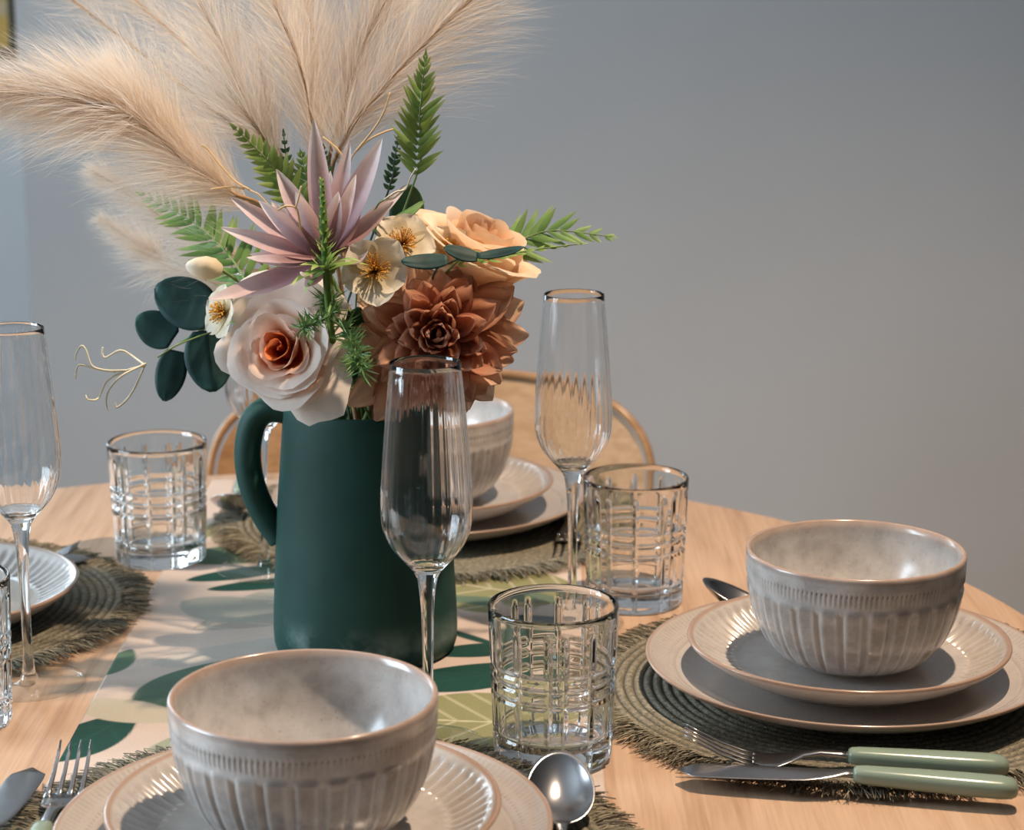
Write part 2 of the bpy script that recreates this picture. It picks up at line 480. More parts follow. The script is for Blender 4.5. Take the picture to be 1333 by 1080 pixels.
leaf((-0.22, 1.575), (-0.105, 1.665), 0.032, GT, (0.50, 0.47, 0.42))
leaf((-0.262, 1.60), (-0.17, 1.56), 0.03, GT)
leaf((-0.26, 1.45), (-0.10, 1.53), 0.024, (0.46, 0.42, 0.37))
leaf(on_table(186, 925), on_table(350, 855), 0.036, MG)
leaf(on_table(126, 882), on_table(174, 846), 0.013, MG)
leaf(on_table(50, 995), on_table(180, 927), 0.024, DG, (0.012, 0.068, 0.052))
leaf((-0.30, 1.375), (-0.215, 1.34), 0.020, (0.47, 0.43, 0.34))
leaf((-0.235, 1.285), (-0.17, 1.36), 0.010, (0.30, 0.33, 0.24))
leaf((-0.215, 1.31), (-0.13, 1.33), 0.010, (0.34, 0.35, 0.24))
leaf((-0.265, 1.655), (-0.165, 1.71), 0.015, DG)
leaf((-0.245, 1.63), (-0.13, 1.675), 0.014, DG)
leaf((-0.285, 1.715), (-0.17, 1.755), 0.028, MG)
leaf((-0.28, 1.79), (-0.15, 1.87), 0.030, OL)
leaf((-0.06, 1.655), (0.062, 1.60), 0.060, OL, (0.50, 0.45, 0.33))
leaf((-0.06, 1.61), (0.062, 1.585), 0.012, (0.10, 0.15, 0.10))
leaf((-0.062, 1.475), (0.035, 1.50), 0.015, DG)
leaf((-0.085, 1.405), (0.04, 1.455), 0.026, DG, (0.010, 0.062, 0.046))
leaf((-0.020, 1.407), (0.05, 1.415), 0.009, DG)
leaf((-0.015, 1.535), (0.04, 1.545), 0.016, DG)
leaf((-0.055, 1.535), (-0.005, 1.490), 0.005, DG)
leaf((-0.085, 1.345), (0.062, 1.335), 0.055, OL, (0.47, 0.43, 0.28))
leaf((-0.05, 1.25), (0.06, 1.27), 0.026, (0.26, 0.27, 0.15))
leaf((-0.02, 1.765), (0.06, 1.72), 0.03, MG)
leaf((-0.26, 1.12), (-0.12, 1.20), 0.04, OL); leaf((-0.12, 0.93), (0.02, 1.02), 0.04, DG); leaf((-0.27, 0.92), (-0.16, 1.0), 0.03, MG)
leaf((-0.15, 1.90), (-0.02, 1.95), 0.03, DG)
def runner_col(x, y):
    c = Vector(CREAM)
    for (x0, y0, x1, y1, hw, col, vein) in leaves:
        dx, dy = x1 - x0, y1 - y0; L = math.hypot(dx, dy); ux, uy = dx / L, dy / L
        s = ((x - x0) * ux + (y - y0) * uy) / L
        if s < -0.02 or s > 1.02: continue
        q = -(x - x0) * uy + (y - y0) * ux
        s_ = min(max(s, 0), 1)
        q += 0.10 * L * (s_ * (1 - s_)) - 0.02 * L
        ww = hw * (math.sin(PI * s_ ** 0.8) ** 0.75 if 0 < s_ < 1 else 0)
        f = 1 - sstep(ww - 0.0012, ww + 0.0012, abs(q)) if ww > 0.0005 else 0
        if f > 0:
            cc = Vector(col)
            if vein:
                rib = (1 - sstep(0.0006, 0.0018, abs(q)))
                fr = (s * L + abs(q) * 0.8) / 0.024
                rib = max(rib, (1 - sstep(0.03, 0.10, abs(fr - round(fr)))) * 0.7)
                cc = cc.lerp(Vector(vein), rib)
            c = c.lerp(cc, f)
    return tuple(c)
b = MB(); step = 0.0016
nx = int((RX1 - RX0) / step); ny = int((RY1 - RY0) / step)
vs = []; cs = []; fs = []
for j in range(ny + 1):
    y = RY0 + (RY1 - RY0) * j / ny
    for i in range(nx + 1):
        x = RX0 + (RX1 - RX0) * i / nx
        vs.append((x, y, 0.0010 + 0.0005 * noise.noise(Vector((x * 9, y * 5, 0)))))
        cs.append(runner_col(x, y) if y > 1.2 else (runner_col(x, y) if (i + j) % 1 == 0 else CREAM))
for j in range(ny):
    for i in range(nx):
        a = j * (nx + 1) + i
        fs.append((a, a + 1, a + nx + 2, a + nx + 1))
b.add(vs, fs, cs)
m, nt, p, _ = mat('printed_linen')
ca = nt.nodes.new('ShaderNodeVertexColor'); ca.layer_name = 'tone'
wv = ramp(nt, noise_tex(nt, 900, 2), [(0.3, (0.86, 0.86, 0.86)), (0.7, (1, 1, 1))])
wash = ramp(nt, noise_tex(nt, 9, 4), [(0.35, (0.88, 0.88, 0.88)), (0.65, (1, 1, 1))])
x = mixc(nt, 1.0, ca.outputs[0], wv, 'MULTIPLY'); x = mixc(nt, 1.0, x, wash, 'MULTIPLY')
nt.links.new(x, p.inputs['Base Color']); p.inputs['Roughness'].default_value = 0.75; p.inputs['Specular IOR Level'].default_value = 0.25
bump(nt, p, noise_tex(nt, 1100, 2), 0.25, 0.0006)
o = b.build('table_runner', m)
sm = o.modifiers.new('cloth', 'SOLIDIFY'); sm.thickness = 0.0008; sm.offset = -1
tag(o, 'printed linen table runner with dark and olive green leaves down the table', 'table runner')

# chair behind the rear setting
root = thing('dining_chair', 'honey coloured bentwood chair with rounded back behind the table', 'chair', (-0.09, 2.2, -0.75))
def back_pt(u, z):     # u in -1..1 across; the back is bowed around the sitter
    return Vector((0.247 * u, 0.14 - 0.075 * u * u + 0.1 * (z - 0.5) * 0.4, z))
def outline(t, sc=1.0):
    a = 2 * PI * t; c, s = math.cos(a), math.sin(a); e = 2 / 3.4
    return math.copysign(abs(c) ** e, c) * sc, 0.640 + 0.142 * math.copysign(abs(s) ** e, s) * (1 - (1 - sc) * 1.9)
b = MB(); n1, n2 = 96, 12; vs = []; fs = []
for side in (0, 1):
    for k in range(n2 + 1):
        sc = k / n2
        for j in range(n1):
            u, z = outline(j / n1); u *= sc * 0.97; z = 0.640 + (z - 0.640) * sc * 0.955
            q = back_pt(u, z); q.y += (0.005 if side else -0.005); vs.append(q)
for side in (0, 1):
    o_ = side * (n2 + 1) * n1
    for k in range(n2):
        for j in range(n1):
            j2 = (j + 1) % n1
            f = (o_ + k * n1 + j, o_ + k * n1 + j2, o_ + (k + 1) * n1 + j2, o_ + (k + 1) * n1 + j)
            fs.append(f if not side else f[::-1])
b.add(vs, fs); b.build('back_panel', M['chair'], root)
b = MB(); ring = [back_pt(*outline(j / 120)) for j in range(121)]
tube(b, ring, 0.0048, 10, 2.4, up=(0, 1, 0), cap=False); b.build('back_frame', M['chair_edge'], root)
b = MB()
lathe(b, [(0.0001, 0.43), (0.19, 0.43), (0.205, 0.437), (0.208, 0.447), (0.20, 0.455), (0.0001, 0.452)], 64)
b.v = [(x * 1.03, y - 0.08, z) for x, y, z in b.v]; b.build('seat', M['chair'], root)
for (sx_, sy_) in ((-1, -1), (1, -1)):
    b = MB(); tube(b, [(0.16 * sx_, -0.2, 0.432), (0.19 * sx_, -0.24, 0.0)], lambda t: 0.017 - 0.005 * t, 14); b.build('leg', M['chair_edge'], root)
for sx_ in (-1, 1):
    b = MB(); tube(b, catmull([(0.19 * sx_, 0.16, 0.0), (0.17 * sx_, 0.10, 0.40), (0.17 * sx_, 0.105, 0.52)], 6), lambda t: 0.013 + 0.003 * t, 14); b.build('leg', M['chair_edge'], root)

# ------------------------------------------------------------------ stoneware
def bowl_mesh(parent):
    H, RB = 0.081, 0.075
    prof = [(0.0001, 0.003), (0.030, 0.003), (0.0315, 0.0), (0.0355, 0.0), (0.0365, 0.0025)]
    no = 44
    for k in range(1, no + 1):
        t = k / no
        prof.append((0.0365 + (RB - 0.0365) * (1 - (1 - t) ** 2.2) ** 0.5, 0.0025 + (H - 0.0040) * t))
    i_top = len(prof)
    prof += [(RB - 0.0006, H), (RB - 0.0020, H + 0.0004), (RB - 0.0034, H - 0.0004)]
    for k in range(1, 25):
        t = 1 - k / 24
        prof.append(((RB - 0.0042) * (1 - (1 - t) ** 2.2) ** 0.5 if t > 0 else 0.0001, 0.0075 + (H - 0.0095) * t))
    def fn(k, th, r, z):
        pool = rim = 0.0
        if 4 < k < i_top:
            t = (k - 4) / no
            u = (th * 28 / (2 * PI)) % 1.0
            arch = 0.735 - 0.05 * (abs(u - 0.5) * 2) ** 2.5
            m_ = sstep(0.02, 0.12, t) * (1 - sstep(arch - 0.03, arch + 0.01, t))
            rib = abs(u - 0.5) * 2
            groove = sstep(0.62, 1.0, rib) 
            r += m_ * (0.0004 - 0.0019 * groove)
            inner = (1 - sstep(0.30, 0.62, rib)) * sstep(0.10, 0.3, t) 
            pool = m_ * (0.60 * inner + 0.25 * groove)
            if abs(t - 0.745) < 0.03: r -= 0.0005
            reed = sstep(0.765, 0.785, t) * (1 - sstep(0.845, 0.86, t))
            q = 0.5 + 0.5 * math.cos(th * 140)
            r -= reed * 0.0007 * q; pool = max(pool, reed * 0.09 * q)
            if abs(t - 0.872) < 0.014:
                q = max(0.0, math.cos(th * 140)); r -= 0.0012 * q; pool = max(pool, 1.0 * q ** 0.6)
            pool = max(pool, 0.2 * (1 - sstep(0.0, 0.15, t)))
            rim = sstep(0.955, 0.99, t) * 0.45
        elif i_top <= k <= i_top + 2:
            rim = 0.65
        elif k > i_top + 2:
            rim = 0.35 * max(0, 1 - (k - i_top - 2) / 3)
        return r, z, (pool, rim, 0.0)
    b = MB(); lathe(b, prof, 560, fn); return b.build('bowl_body', M['stoneware'], parent)

def salad_plate(parent):
    prof = [(0.0001, 0.003), (0.058, 0.003), (0.060, 0.0), (0.065, 0.0), (0.067, 0.003), (0.078, 0.006), (0.090, 0.0115), (0.100, 0.0175), (0.107, 0.0225), (0.1100, 0.0252), (0.1112, 0.0270),
            (0.1108, 0.0282), (0.1096, 0.0286), (0.1080, 0.0282)]
    i0 = len(prof)
    for k in range(1, 19):
        t = k / 18; r = 0.1080 - 0.034 * t
        prof.append((r, 0.0110 + 0.0172 * (1 - t) ** 1.5))
    prof += [(0.070, 0.0106), (0.05, 0.0104), (0.025, 0.0104), (0.0001, 0.0104)]
    def fn(k, th, r, z):
        pool = rim = 0.0; lt = 0.55
        if k >= i0:
            m_ = sstep(0.079, 0.084, r) * (1 - sstep(0.1015, 0.1050, r))
            q = 0.5 + 0.5 * math.cos(th * 66)
            z -= m_ * 0.0026 * q; pool = 0.22 * m_ * q
            rim = 0.5 * sstep(0.1072, 0.1080, r)
        elif k >= i0 - 4: rim = 0.75
        return r, z, (pool, rim, lt)
    b = MB(); lathe(b, prof, 432, fn); return b.build('plate_body', M['stoneware'], parent)

def dinner_plate(parent):
    prof = [(0.0001, 0.003), (0.078, 0.003), (0.080, 0.0), (0.087, 0.0), (0.089, 0.003), (0.105, 0.006), (0.120, 0.0110), (0.130, 0.0158), (0.1370, 0.0198), (0.1396, 0.0220), (0.1402, 0.0232), (0.1396, 0.0240), (0.1382, 0.0240)]
    i0 = len(prof)
    for k in range(1, 27):
        t = k / 26; r = 0.1382 - 0.038 * t
        prof.append((r, 0.0086 + 0.0154 * (1 - t) ** 1.45))
    prof += [(0.095, 0.0082), (0.06, 0.008), (0.03, 0.008), (0.0001, 0.008)]
    def fn(k, th, r, z):
        pool = rim = 0.0; lt = 0.85
        if k >= i0:
            q = 0.5 + 0.5 * math.cos(th * 180)
            m_ = sstep(0.1275, 0.1290, r) * (1 - sstep(0.1355, 0.1372, r))
            z -= m_ * 0.0005 * q; pool = 0.22 * m_ * q
            d = max(0.0, 1 - abs(r - 0.1235) / 0.0013); q2 = max(0.0, math.cos(th * 180))
            z -= d * 0.0008 * q2; pool = max(pool, d * 0.75 * q2)
            if abs(r - 0.1195) < 0.0009: z -= 0.0006; pool = max(pool, 0.3)
            rim = 0.45 * sstep(0.1372, 0.1382, r)
        elif k >= i0 - 4: rim = 0.7
        return r, z, (pool, rim, lt)
    b = MB(); lathe(b, prof, 720, fn); return b.build('plate_body', M['stoneware'], parent)

MAT_R = 0.172
rng = random.Random(5)
def placemat(parent):
    b = MB(); prof = [(0.0001, 0.0)] + [(MAT_R, 0.0)]
    nring = 26
    for k in range(nring * 6 + 1):
        t = k / (nring * 6); r = MAT_R * (1 - t) + 0.0001
        prof.append((r, 0.0030 + 0.0016 * abs(math.sin(PI * k / 6)) ** 0.7))
    def fn(k, th, r, z):
        if k < 2: return r, z, (0.6, 0, 0)
        g = abs(math.sin(PI * (k - 2) / 6))
        wv = math.sin(th * max(20, round(r * 2 * PI / 0.0062)) + ((k - 2) // 6) * 2.1)
        return r, z + 0.0005 * wv * g + 0.0005 * noise.noise(Vector((r * 60, th * 6, 0))), (0.85 * (1 - g) ** 1.5 + 0.25 * max(0, wv) * g, 0, 0)
    lathe(b, prof, 300, fn); b.build('woven_mat', M['woven'], parent)
    b = MB()
    for i in range(2600):
        th = rng.uniform(0, 2 * PI); L = rng.uniform(0.016, 0.028) * (1 + 0.25 * noise.noise(Vector((math.cos(th) * 4, math.sin(th) * 4, 3))))
        a2 = th + rng.gauss(0, 0.035); lift = rng.uniform(0.0006, 0.0045)
        r0 = MAT_R - rng.uniform(0.001, 0.006); ww = rng.uniform(0.00035, 0.0008); g = rng.random()
        sway = rng.gauss(0, 0.35)
        vs = []; cs = []
        for k in range(4):
            t = k / 3; rr = r0 + L * t; an = th + (a2 - th) * t + sway * 0.03 * t * t
            zz = 0.0032 + (lift - 0.001) * math.sin(t * 2.2) - 0.0026 * t * t * (0.5 + g * 0.6)
            zz = max(zz, 0.0004)
            cx, cy = math.cos(an), math.sin(an); wk = ww * (1 - 0.6 * t)
            vs += [(rr * cx - wk * cy, rr * cy + wk * cx, zz), (rr * cx + wk * cy, rr * cy - wk * cx, zz), (rr * cx, rr * cy, zz + ww)]
            cs += [(t, g, 0)] * 3
        fs = []
        for k in range(3):
            for j in range(3):
                fs.append((k * 3 + j, k * 3 + (j + 1) % 3, k * 3 + 3 + (j + 1) % 3, k * 3 + 3 + j))
        b.add(vs, fs, cs)
    o = b.build('fringe', M['fringe'], parent); o['kind'] = 'stuff'

ZR = 0.0016       # top of the runner
Z_D = ZR + 0.0046; Z_S = Z_D + 0.0080; Z_B = Z_S + 0.0104
settings = {'front': (-0.117, 1.112), 'right': (0.233, 1.395), 'rear': (-0.074, 1.832), 'left': (-0.478, 1.575)}
LEFT_PLATE = (-0.4439, 1.5480, Z_D)
protos = {}
def place(kind, maker, name, label, cat, group, loc, rz=0.0):
    if kind not in protos:
        o = thing(name, label, cat, loc, rz, group); maker(o); protos[kind] = o
    else:
        o = copy_tree(protos[kind]); o.location = loc; o.rotation_euler = (0, 0, rz); o['label'] = label
    return o
for i, (k, (x, y)) in enumerate(settings.items()):
    place('mat', placemat, 'placemat', 'round woven olive placemat with frayed fringe ' + {'front': 'nearest the camera under the front plates', 'right': 'under the right-hand plates, fork and knife', 'rear': 'under the plates behind the green jug', 'left': 'in shade at the left edge'}[k], 'placemat', 'fringed placemats', (x + (0.004 if k == 'right' else 0), y + (0.012 if k == 'front' else 0), ZR), 0.7 * i)
    if k != 'left': place('dinner', dinner_plate, 'dinner_plate', 'large stoneware dinner plate with dotted rim ' + {'front': 'nearest the camera, under the front salad plate', 'right': 'under the right-hand salad plate', 'rear': 'under the salad plate behind the green jug', 'left': 'cut by the left edge on the shaded placemat'}[k], 'plate', 'dinner plates', (x, y, Z_D), 0.3 * i)
    place('salad', salad_plate, 'salad_plate', 'smaller stoneware plate with fluted rim ' + {'front': 'under the bowl nearest the camera', 'right': 'under the right-hand bowl', 'rear': 'under the bowl behind the green jug', 'left': 'alone on the shaded placemat at the left edge'}[k], 'plate', 'fluted salad plates', (x, y, Z_S) if k != 'left' else LEFT_PLATE, 0.5 * i)
    if k != 'left':
        place('bowl', bowl_mesh, 'stoneware_bowl', 'grey fluted stoneware bowl ' + {'front': 'nearest the camera, largest in view', 'right': 'on the right-hand plates, shown whole', 'rear': 'half hidden behind the front flute and green jug'}[k], 'bowl', 'fluted stoneware bowls', (x + (0.003 if k == 'right' else 0.001), y, Z_B), 0.4 * i)

# ------------------------------------------------------------------ glasses
FL = [(0.0065, 0.0045), (0.0046, 0.010), (0.0036, 0.022), (0.0034, 0.045), (0.0036, 0.070), (0.0041, 0.092), (0.0052, 0.107), (0.0066, 0.1155), (0.0090, 0.1205)]
BW = [(0.0090, 0.1205), (0.0130, 0.1250), (0.0178, 0.1302), (0.0222, 0.1360), (0.0256, 0.1422), (0.0280, 0.1490), (0.0290, 0.1570), (0.0292, 0.1660), (0.0287, 0.1780), (0.0275, 0.1950), (0.0259, 0.2150), (0.0241, 0.2350), (0.0226, 0.2510)]
def smooth_prof(pr, m=5):
    return [(p.x, p.y) for p in catmull([Vector((r, z, 0)) for r, z in pr], m)]
def flute(parent):
    out = smooth_prof(BW, 5)
    inn = [(max(0.0001, r - 0.0009), z) for r, z in out if z > 0.1262]
    inn = [(0.0001, 0.1240), (0.006, 0.1243)] + inn
    prof = out + [(0.0224, 0.2554), (0.02215, 0.2558), (0.0219, 0.2554)] + [(r, z + 0.0006) for r, z in inn[::-1]]
    no = len(out)
    def fn(k, th, r, z):
        q = abs(math.cos(th * 14)) ** 3
        a = sstep(0.121, 0.135, z) * (1 - sstep(0.244, 0.2535, z))
        if k < no: r += a * 0.00011 * q
        return r, z, (0, 0, 0)
    b = MB(); lathe(b, prof, 448, fn); b.build('glass_bowl', M['flute_glass'], parent)
    b = MB(); lathe(b, smooth_prof(FL, 4), 48); b.build('stem', M['flute_glass'], parent)
    b = MB(); lathe(b, [(0.0001, 0.0), (0.037, 0.0), (0.0392, 0.0006), (0.0396, 0.0014), (0.0390, 0.0020), (0.030, 0.0024), (0.018, 0.0028), (0.010, 0.0034), (0.0065, 0.0045)], 96); b.build('foot', M['foot_glass'], parent)
for (x, y, lab) in ((-0.054, 1.289, 'ribbed champagne flute standing in front of the green jug'),
                    (0.046, 1.545, 'ribbed champagne flute right of the jug, against the wall and chair'),
                    (-0.341, 1.415, 'ribbed champagne flute cut by the left edge beside the shaded plate'),
                    (-0.205, 1.684, 'ribbed champagne flute half hidden behind the jug handle')):
    place('flute', flute, 'champagne_flute', lab, 'glass', 'ribbed champagne flutes', (x, y, ZR if -0.29 < x < 0.058 else 0.0002))

def tumbler(parent):
    RT, RB_, H = 0.0416, 0.0380, 0.1028
    vert = [(0.03, 1), (0.115, 1), (0.155, 1), (0.235, 1), (0.315, 1), (0.355, 1), (0.44, 1), (0.53, 1), (0.565, 1), (0.655, 1), (0.735, 1), (0.775, 1), (0.85, 1), (0.945, 1)]
    hor = [0.19, 0.455, 0.545, 0.625]
    prof = [(0.0001, 0.0012), (RB_ - 0.006, 0.0008), (RB_ - 0.003, 0.0)]
    no = 84
    for k in range(no + 1):
        t = k / no
        prof.append((RB_ + (RT - RB_) * t, 0.0012 + (H - 0.0024) * t))
    i1 = len(prof)
    prof += [(RT - 0.0006, H - 0.0003), (RT - 0.0013, H), (RT - 0.0020, H - 0.0004)]
    for k in range(1, 22):
        t = 1 - k / 22
        prof.append((RB_ - 0.0042 + (RT - RB_ + 0.0020) * t, 0.0150 + (H - 0.0165) * t))
    prof += [(RB_ - 0.0050, 0.0138), (RB_ - 0.010, 0.0128), (0.015, 0.0122), (0.0001, 0.0120)]
    def fn(k, th, r, z):
        if 3 <= k < i1:
            t = (k - 3) / no; u = th / (2 * PI); d = 0.0
            for (c, wgt) in vert:
                e = abs((u - c + 0.5) % 1.0 - 0.5) * 2 * PI * 0.04
                d = max(d, wgt * max(0.0, 1 - e / 0.0023))
            d *= 1 - sstep(0.86, 0.93, t)
            for c in hor:
                e = abs(t - c) * H
                d = max(d, max(0.0, 1 - e / 0.0022))
            r -= 0.0019 * d
            if t < 0.03: r -= 0.0012 * (1 - t / 0.03)
        return r, z, (0, 0, 0)
    b = MB(); lathe(b, prof, 320, fn); b.build('tumbler_body', M['tumbler_glass'], parent)
for (x, y, rz, lab) in ((0.0262, 1.278, 0.0, 'cut glass tumbler in the centre foreground beside the spoon'),
                        (0.097, 1.6043, 1.9, 'cut glass tumbler at the rear right beside the tall flute'),
                        (-0.2975, 1.7222, 0.55, 'cut glass tumbler at the rear left of the jug handle'),
                        (-0.374, 1.338, 2.7, 'cut glass tumbler cropped by the left edge below the flute')):
    place('tumbler', tumbler, 'cut_glass_tumbler', lab, 'glass', 'cut glass tumblers', (x, y, ZR if -0.29 < x < 0.058 else 0.0002), rz)

# ------------------------------------------------------------------ cutlery (built along +x, handle end at x = 0)
def handle(parent):
    b = MB()
    loft(b, [(0.000, 0, 0.0070, 0.0030, 0.0022), (0.0012, 0, 0.0070, 0.0062, 0.0045), (0.004, 0, 0.0072, 0.0082, 0.0058), (0.010, 0, 0.0074, 0.0090, 0.0064), (0.03, 0, 0.0076, 0.0090, 0.0064), (0.06, 0, 0.0082, 0.0080, 0.0060),
             (0.092, 0, 0.0088, 0.0066, 0.0054), (0.0965, 0, 0.0090, 0.0060, 0.0048), (0.0985, 0, 0.0090, 0.0048, 0.0036)], 24)
    b.build('handle', M['sage'], parent)
def fork(parent):
    handle(parent); b = MB()
    loft(b, [(0.097, 0, 0.0090, 0.0040, 0.0024), (0.104, 0, 0.0094, 0.0034, 0.0020), (0.116, 0, 0.0098, 0.0030, 0.0018), (0.126, 0, 0.0084, 0.0040, 0.0014), (0.134, 0, 0.0056, 0.0080, 0.0011), (0.142, 0, 0.0034, 0.0114, 0.0010), (0.150, 0, 0.0028, 0.0122, 0.0010), (0.158, 0, 0.0036, 0.0123, 0.0009)], 24)
    for k in range(4):
        y = -0.0100 + 0.00667 * k; s = [1.0, 1.0, 1.0, 1.0][k]
        loft(b, [(0.154, y, 0.0031, 0.0020, 0.0009), (0.164, y, 0.0050, 0.0017, 0.0009), (0.178, y * 0.97, 0.0096, 0.0014, 0.0009), (0.192, y * 0.95, 0.0162, 0.0011, 0.0008), (0.201, y * 0.94, 0.0214, 0.0006, 0.0005)], 10)
    b.build('fork_head', M['steel'], parent)
def knife(parent):
    handle(parent); b = MB()
    secs = [(0.097, 0, 0.0090, 0.0044, 0.0026), (0.104, 0, 0.0090, 0.0040, 0.0020), (0.110, 0.0008, 0.0086, 0.0062, 0.0013), (0.118, 0.0016, 0.0080, 0.0082, 0.0011)]
    for k in range(9):
        t = k / 8; x = 0.128 + 0.078 * t
        hw = 0.0102 + 0.0016 * math.sin(PI * t * 0.8); 
        if t > 0.8: hw *= math.sqrt(max(0.02, 1 - ((t - 0.8) / 0.2) ** 2))
        secs.append((x, 0.0020 - 0.002 * t, 0.0072 - 0.0035 * t, hw, 0.0009))
    loft(b, secs, 20, 2.0); b.build('blade', M['dark_steel'], parent)
def spoon(parent):
    handle(parent); b = MB()
    loft(b, [(0.097, 0, 0.0090, 0.0040, 0.0024), (0.106, 0, 0.0094, 0.0034, 0.0020), (0.122, 0, 0.0100, 0.0028, 0.0018), (0.134, 0, 0.0102, 0.0034, 0.0014), (0.1415, 0, 0.0098, 0.0058, 0.0009)], 20)
    b.build('neck', M['steel'], parent); b = MB()
    nr, na = 12, 48; tilt = R(27)
    def sp(rf, a, dz):
        ex = 0.030 * rf * math.cos(a); ey = 0.0205 * rf * math.sin(a) * (1 + 0.12 * math.cos(a) * -1)
        ez = -0.0095 * (1 - rf * rf) + dz
        x, z = ex + 0.029, ez
        return (0.139 + x * math.cos(tilt) - z * math.sin(tilt), ey, 0.0092 + x * math.sin(tilt) * 0.9 + z * math.cos(tilt) + 0.0008)
    vs = []; fs = []
    for dz in (0.0, -0.0010):
        for k in range(nr + 1):
            for j in range(na): vs.append(sp(max(0.001, k / nr), 2 * PI * j / na, dz * (1 if k < nr else 0.6)))
    for s in (0, 1):
        o_ = s * (nr + 1) * na
        for k in range(nr):
            for j in range(na):
                j2 = (j + 1) % na; f = (o_ + k * na + j, o_ + k * na + j2, o_ + (k + 1) * na + j2, o_ + (k + 1) * na + j)
                fs.append(f if s == 0 else f[::-1])
    for j in range(na):
        j2 = (j + 1) % na; a, c = nr * na, (2 * nr + 1) * na
        fs.append((a + j, a + j2, c + j2, c + j))
    b.add(vs, fs); b.build('spoon_bowl', M['steel'], parent)
ZC = ZR + 0.0045
cut = [('fork', fork, 'sage handled fork lying on the right-hand placemat beside the plates', (0.3085, 1.232, ZC), R(172.6)),
       ('fork', fork, 'sage handled fork with tines up left of the front plates', (-0.268, 1.038, ZC), R(91)),
       ('knife', knife, 'sage handled table knife nearest the camera on the right-hand placemat', (0.306, 1.196, ZC), R(169)),
       ('knife', knife, 'table knife with broad blade at the lower left corner', (-0.299, 1.030, ZC), R(90)),
       ('spoon', spoon, 'polished spoon in the foreground at the foot of the tumbler', (0.030, 1.010, ZR + 0.0002), R(90.5)),
       ('spoon', spoon, 'dark spoon behind the right-hand plates', (0.335, 1.520, 0.0006), R(170)),
       ('spoon', spoon, 'dark spoon behind the jug handle beside the rear placemat', (-0.255, 1.99, ZR + 0.001), R(-88)),
       ('knife', knife, 'dark table knife tip nearer the left plate, under the fork tines', (-0.5568, 1.6750, ZC), R(4)),
       ('fork', fork, 'dark fork tip rising behind the shaded left plate', (-0.5570, 1.6591, ZC), R(4)),
       ('fork', fork, 'dark fork with tines towards the camera right of the rear plates', (0.0485, 1.9026, ZC), R(-90))]
for (kind, mk, lab, loc, rz) in cut:
    place(kind, mk, 'table_' + kind if kind != 'fork' else 'dinner_fork', lab, kind, 'sage handled cutlery', loc, rz)

# ------------------------------------------------------------------ jug
JC = Vector((-0.1085, 1.495, ZR))
root = thing('ceramic_jug', 'tall matte dark green ceramic jug holding the flowers', 'jug', JC)
b = MB()
pr = [(0.0001, 0.002), (0.060, 0.002), (0.0635, 0.0), (0.0660, 0.0018), (0.0676, 0.007), (0.0680, 0.016), (0.0676, 0.030), (0.0655, 0.070), (0.0626, 0.115), (0.0592, 0.155), (0.0575, 0.175), (0.0570, 0.182), (0.0560, 0.1845), (0.0545, 0.183), (0.0535, 0.175), (0.0560, 0.14), (0.0600, 0.08), (0.0620, 0.02), (0.05, 0.010), (0.0001, 0.010)]
lathe(b, pr, 128); b.build('jug_body', M['jug'], root)
b = MB()
hp = [spot(x_, y_, JC.y) - JC for x_, y_ in ((378, 535), (352, 532), (332, 545), (323, 577), (324, 612), (333, 645), (348, 675), (366, 700))]
tube(b, catmull(hp, 8), 0.0098, 24, 0.0135 / 0.0098 if False else 1.15, up=(0, 1, 0)); b.build('handle', M['jug'], root)

# ------------------------------------------------------------------ flowers
JM = Vector((JC.x, JC.y, 0.17))
frng = random.Random(11)
stem_i = [0]
def mouth():
    """where a stem stands in the jug: foot and a point at the mouth"""
    stem_i[0] += 1
    a = stem_i[0] * 2.399; r = 0.040 * math.sqrt((stem_i[0] % 23 + 0.5) / 23)
    return Vector((JC.x + r * 0.8 * math.cos(a), JC.y + r * 0.8 * math.sin(a), 0.015)), Vector((JC.x + r * math.cos(a), JC.y + r * math.sin(a), 0.172))

def stem(root, pts, rad, m, name='stem'):
    b = MB(); tube(b, catmull(pts, 6), rad, 7); return b.build(name, m, root, off=root.location)

def petal(mb, base, tip, hint, W, bend=0.15, cup=0.5, shape=(0.8, 0.7), nu=10, nv=6, ruffle=0.0, tipcurl=0.0, fold=0.0, seed=0, u0=0.0):
    base, tip = Vector(base), Vector(tip)
    d = tip - base; L = d.length; d.normalize()
    n = Vector(hint) - d * Vector(hint).dot(d)
    if n.length < 1e-5: n = d.orthogonal()
    n.normalize(); s = d.cross(n)
    vs = []; cs = []; fs = []
    for i in range(nu + 1):
        u = i / nu
        wd = W * (math.sin(PI * min(0.995, max(0.0, u * 0.93 + 0.07)) ** shape[0]) ** shape[1])
        c = base + d * (L * u) + n * (bend * L * (4 * u * (1 - u)) * -0.5 + tipcurl * L * max(0, u - 0.6) ** 2)
        for j in range(nv + 1):
            v = -1 + 2 * j / nv
            rf = ruffle * L * noise.noise(Vector((u * 3 + seed, v * 2.2, seed * 1.7))) * (0.2 + u)
            q = c + s * (v * wd) + n * (cup * wd * v * v - fold * wd * (1 - abs(v)) + rf)
            vs.append(q); cs.append((min(1, u0 + (1 - u0) * u), abs(v), 0))
    for i in range(nu):
        for j in range(nv):
            a = i * (nv + 1) + j
            fs.append((a, a + 1, a + nv + 2, a + nv + 1))
    mb.add(vs, fs, cs)

def frame_of(axis, up=(0, 0, 1)):
    z = Vector(axis).normalized(); x = Vector(up).cross(z)
    if x.length < 1e-4: x = Vector((1, 0, 0))
    x.normalize(); y = z.cross(x)
    return x, y, z

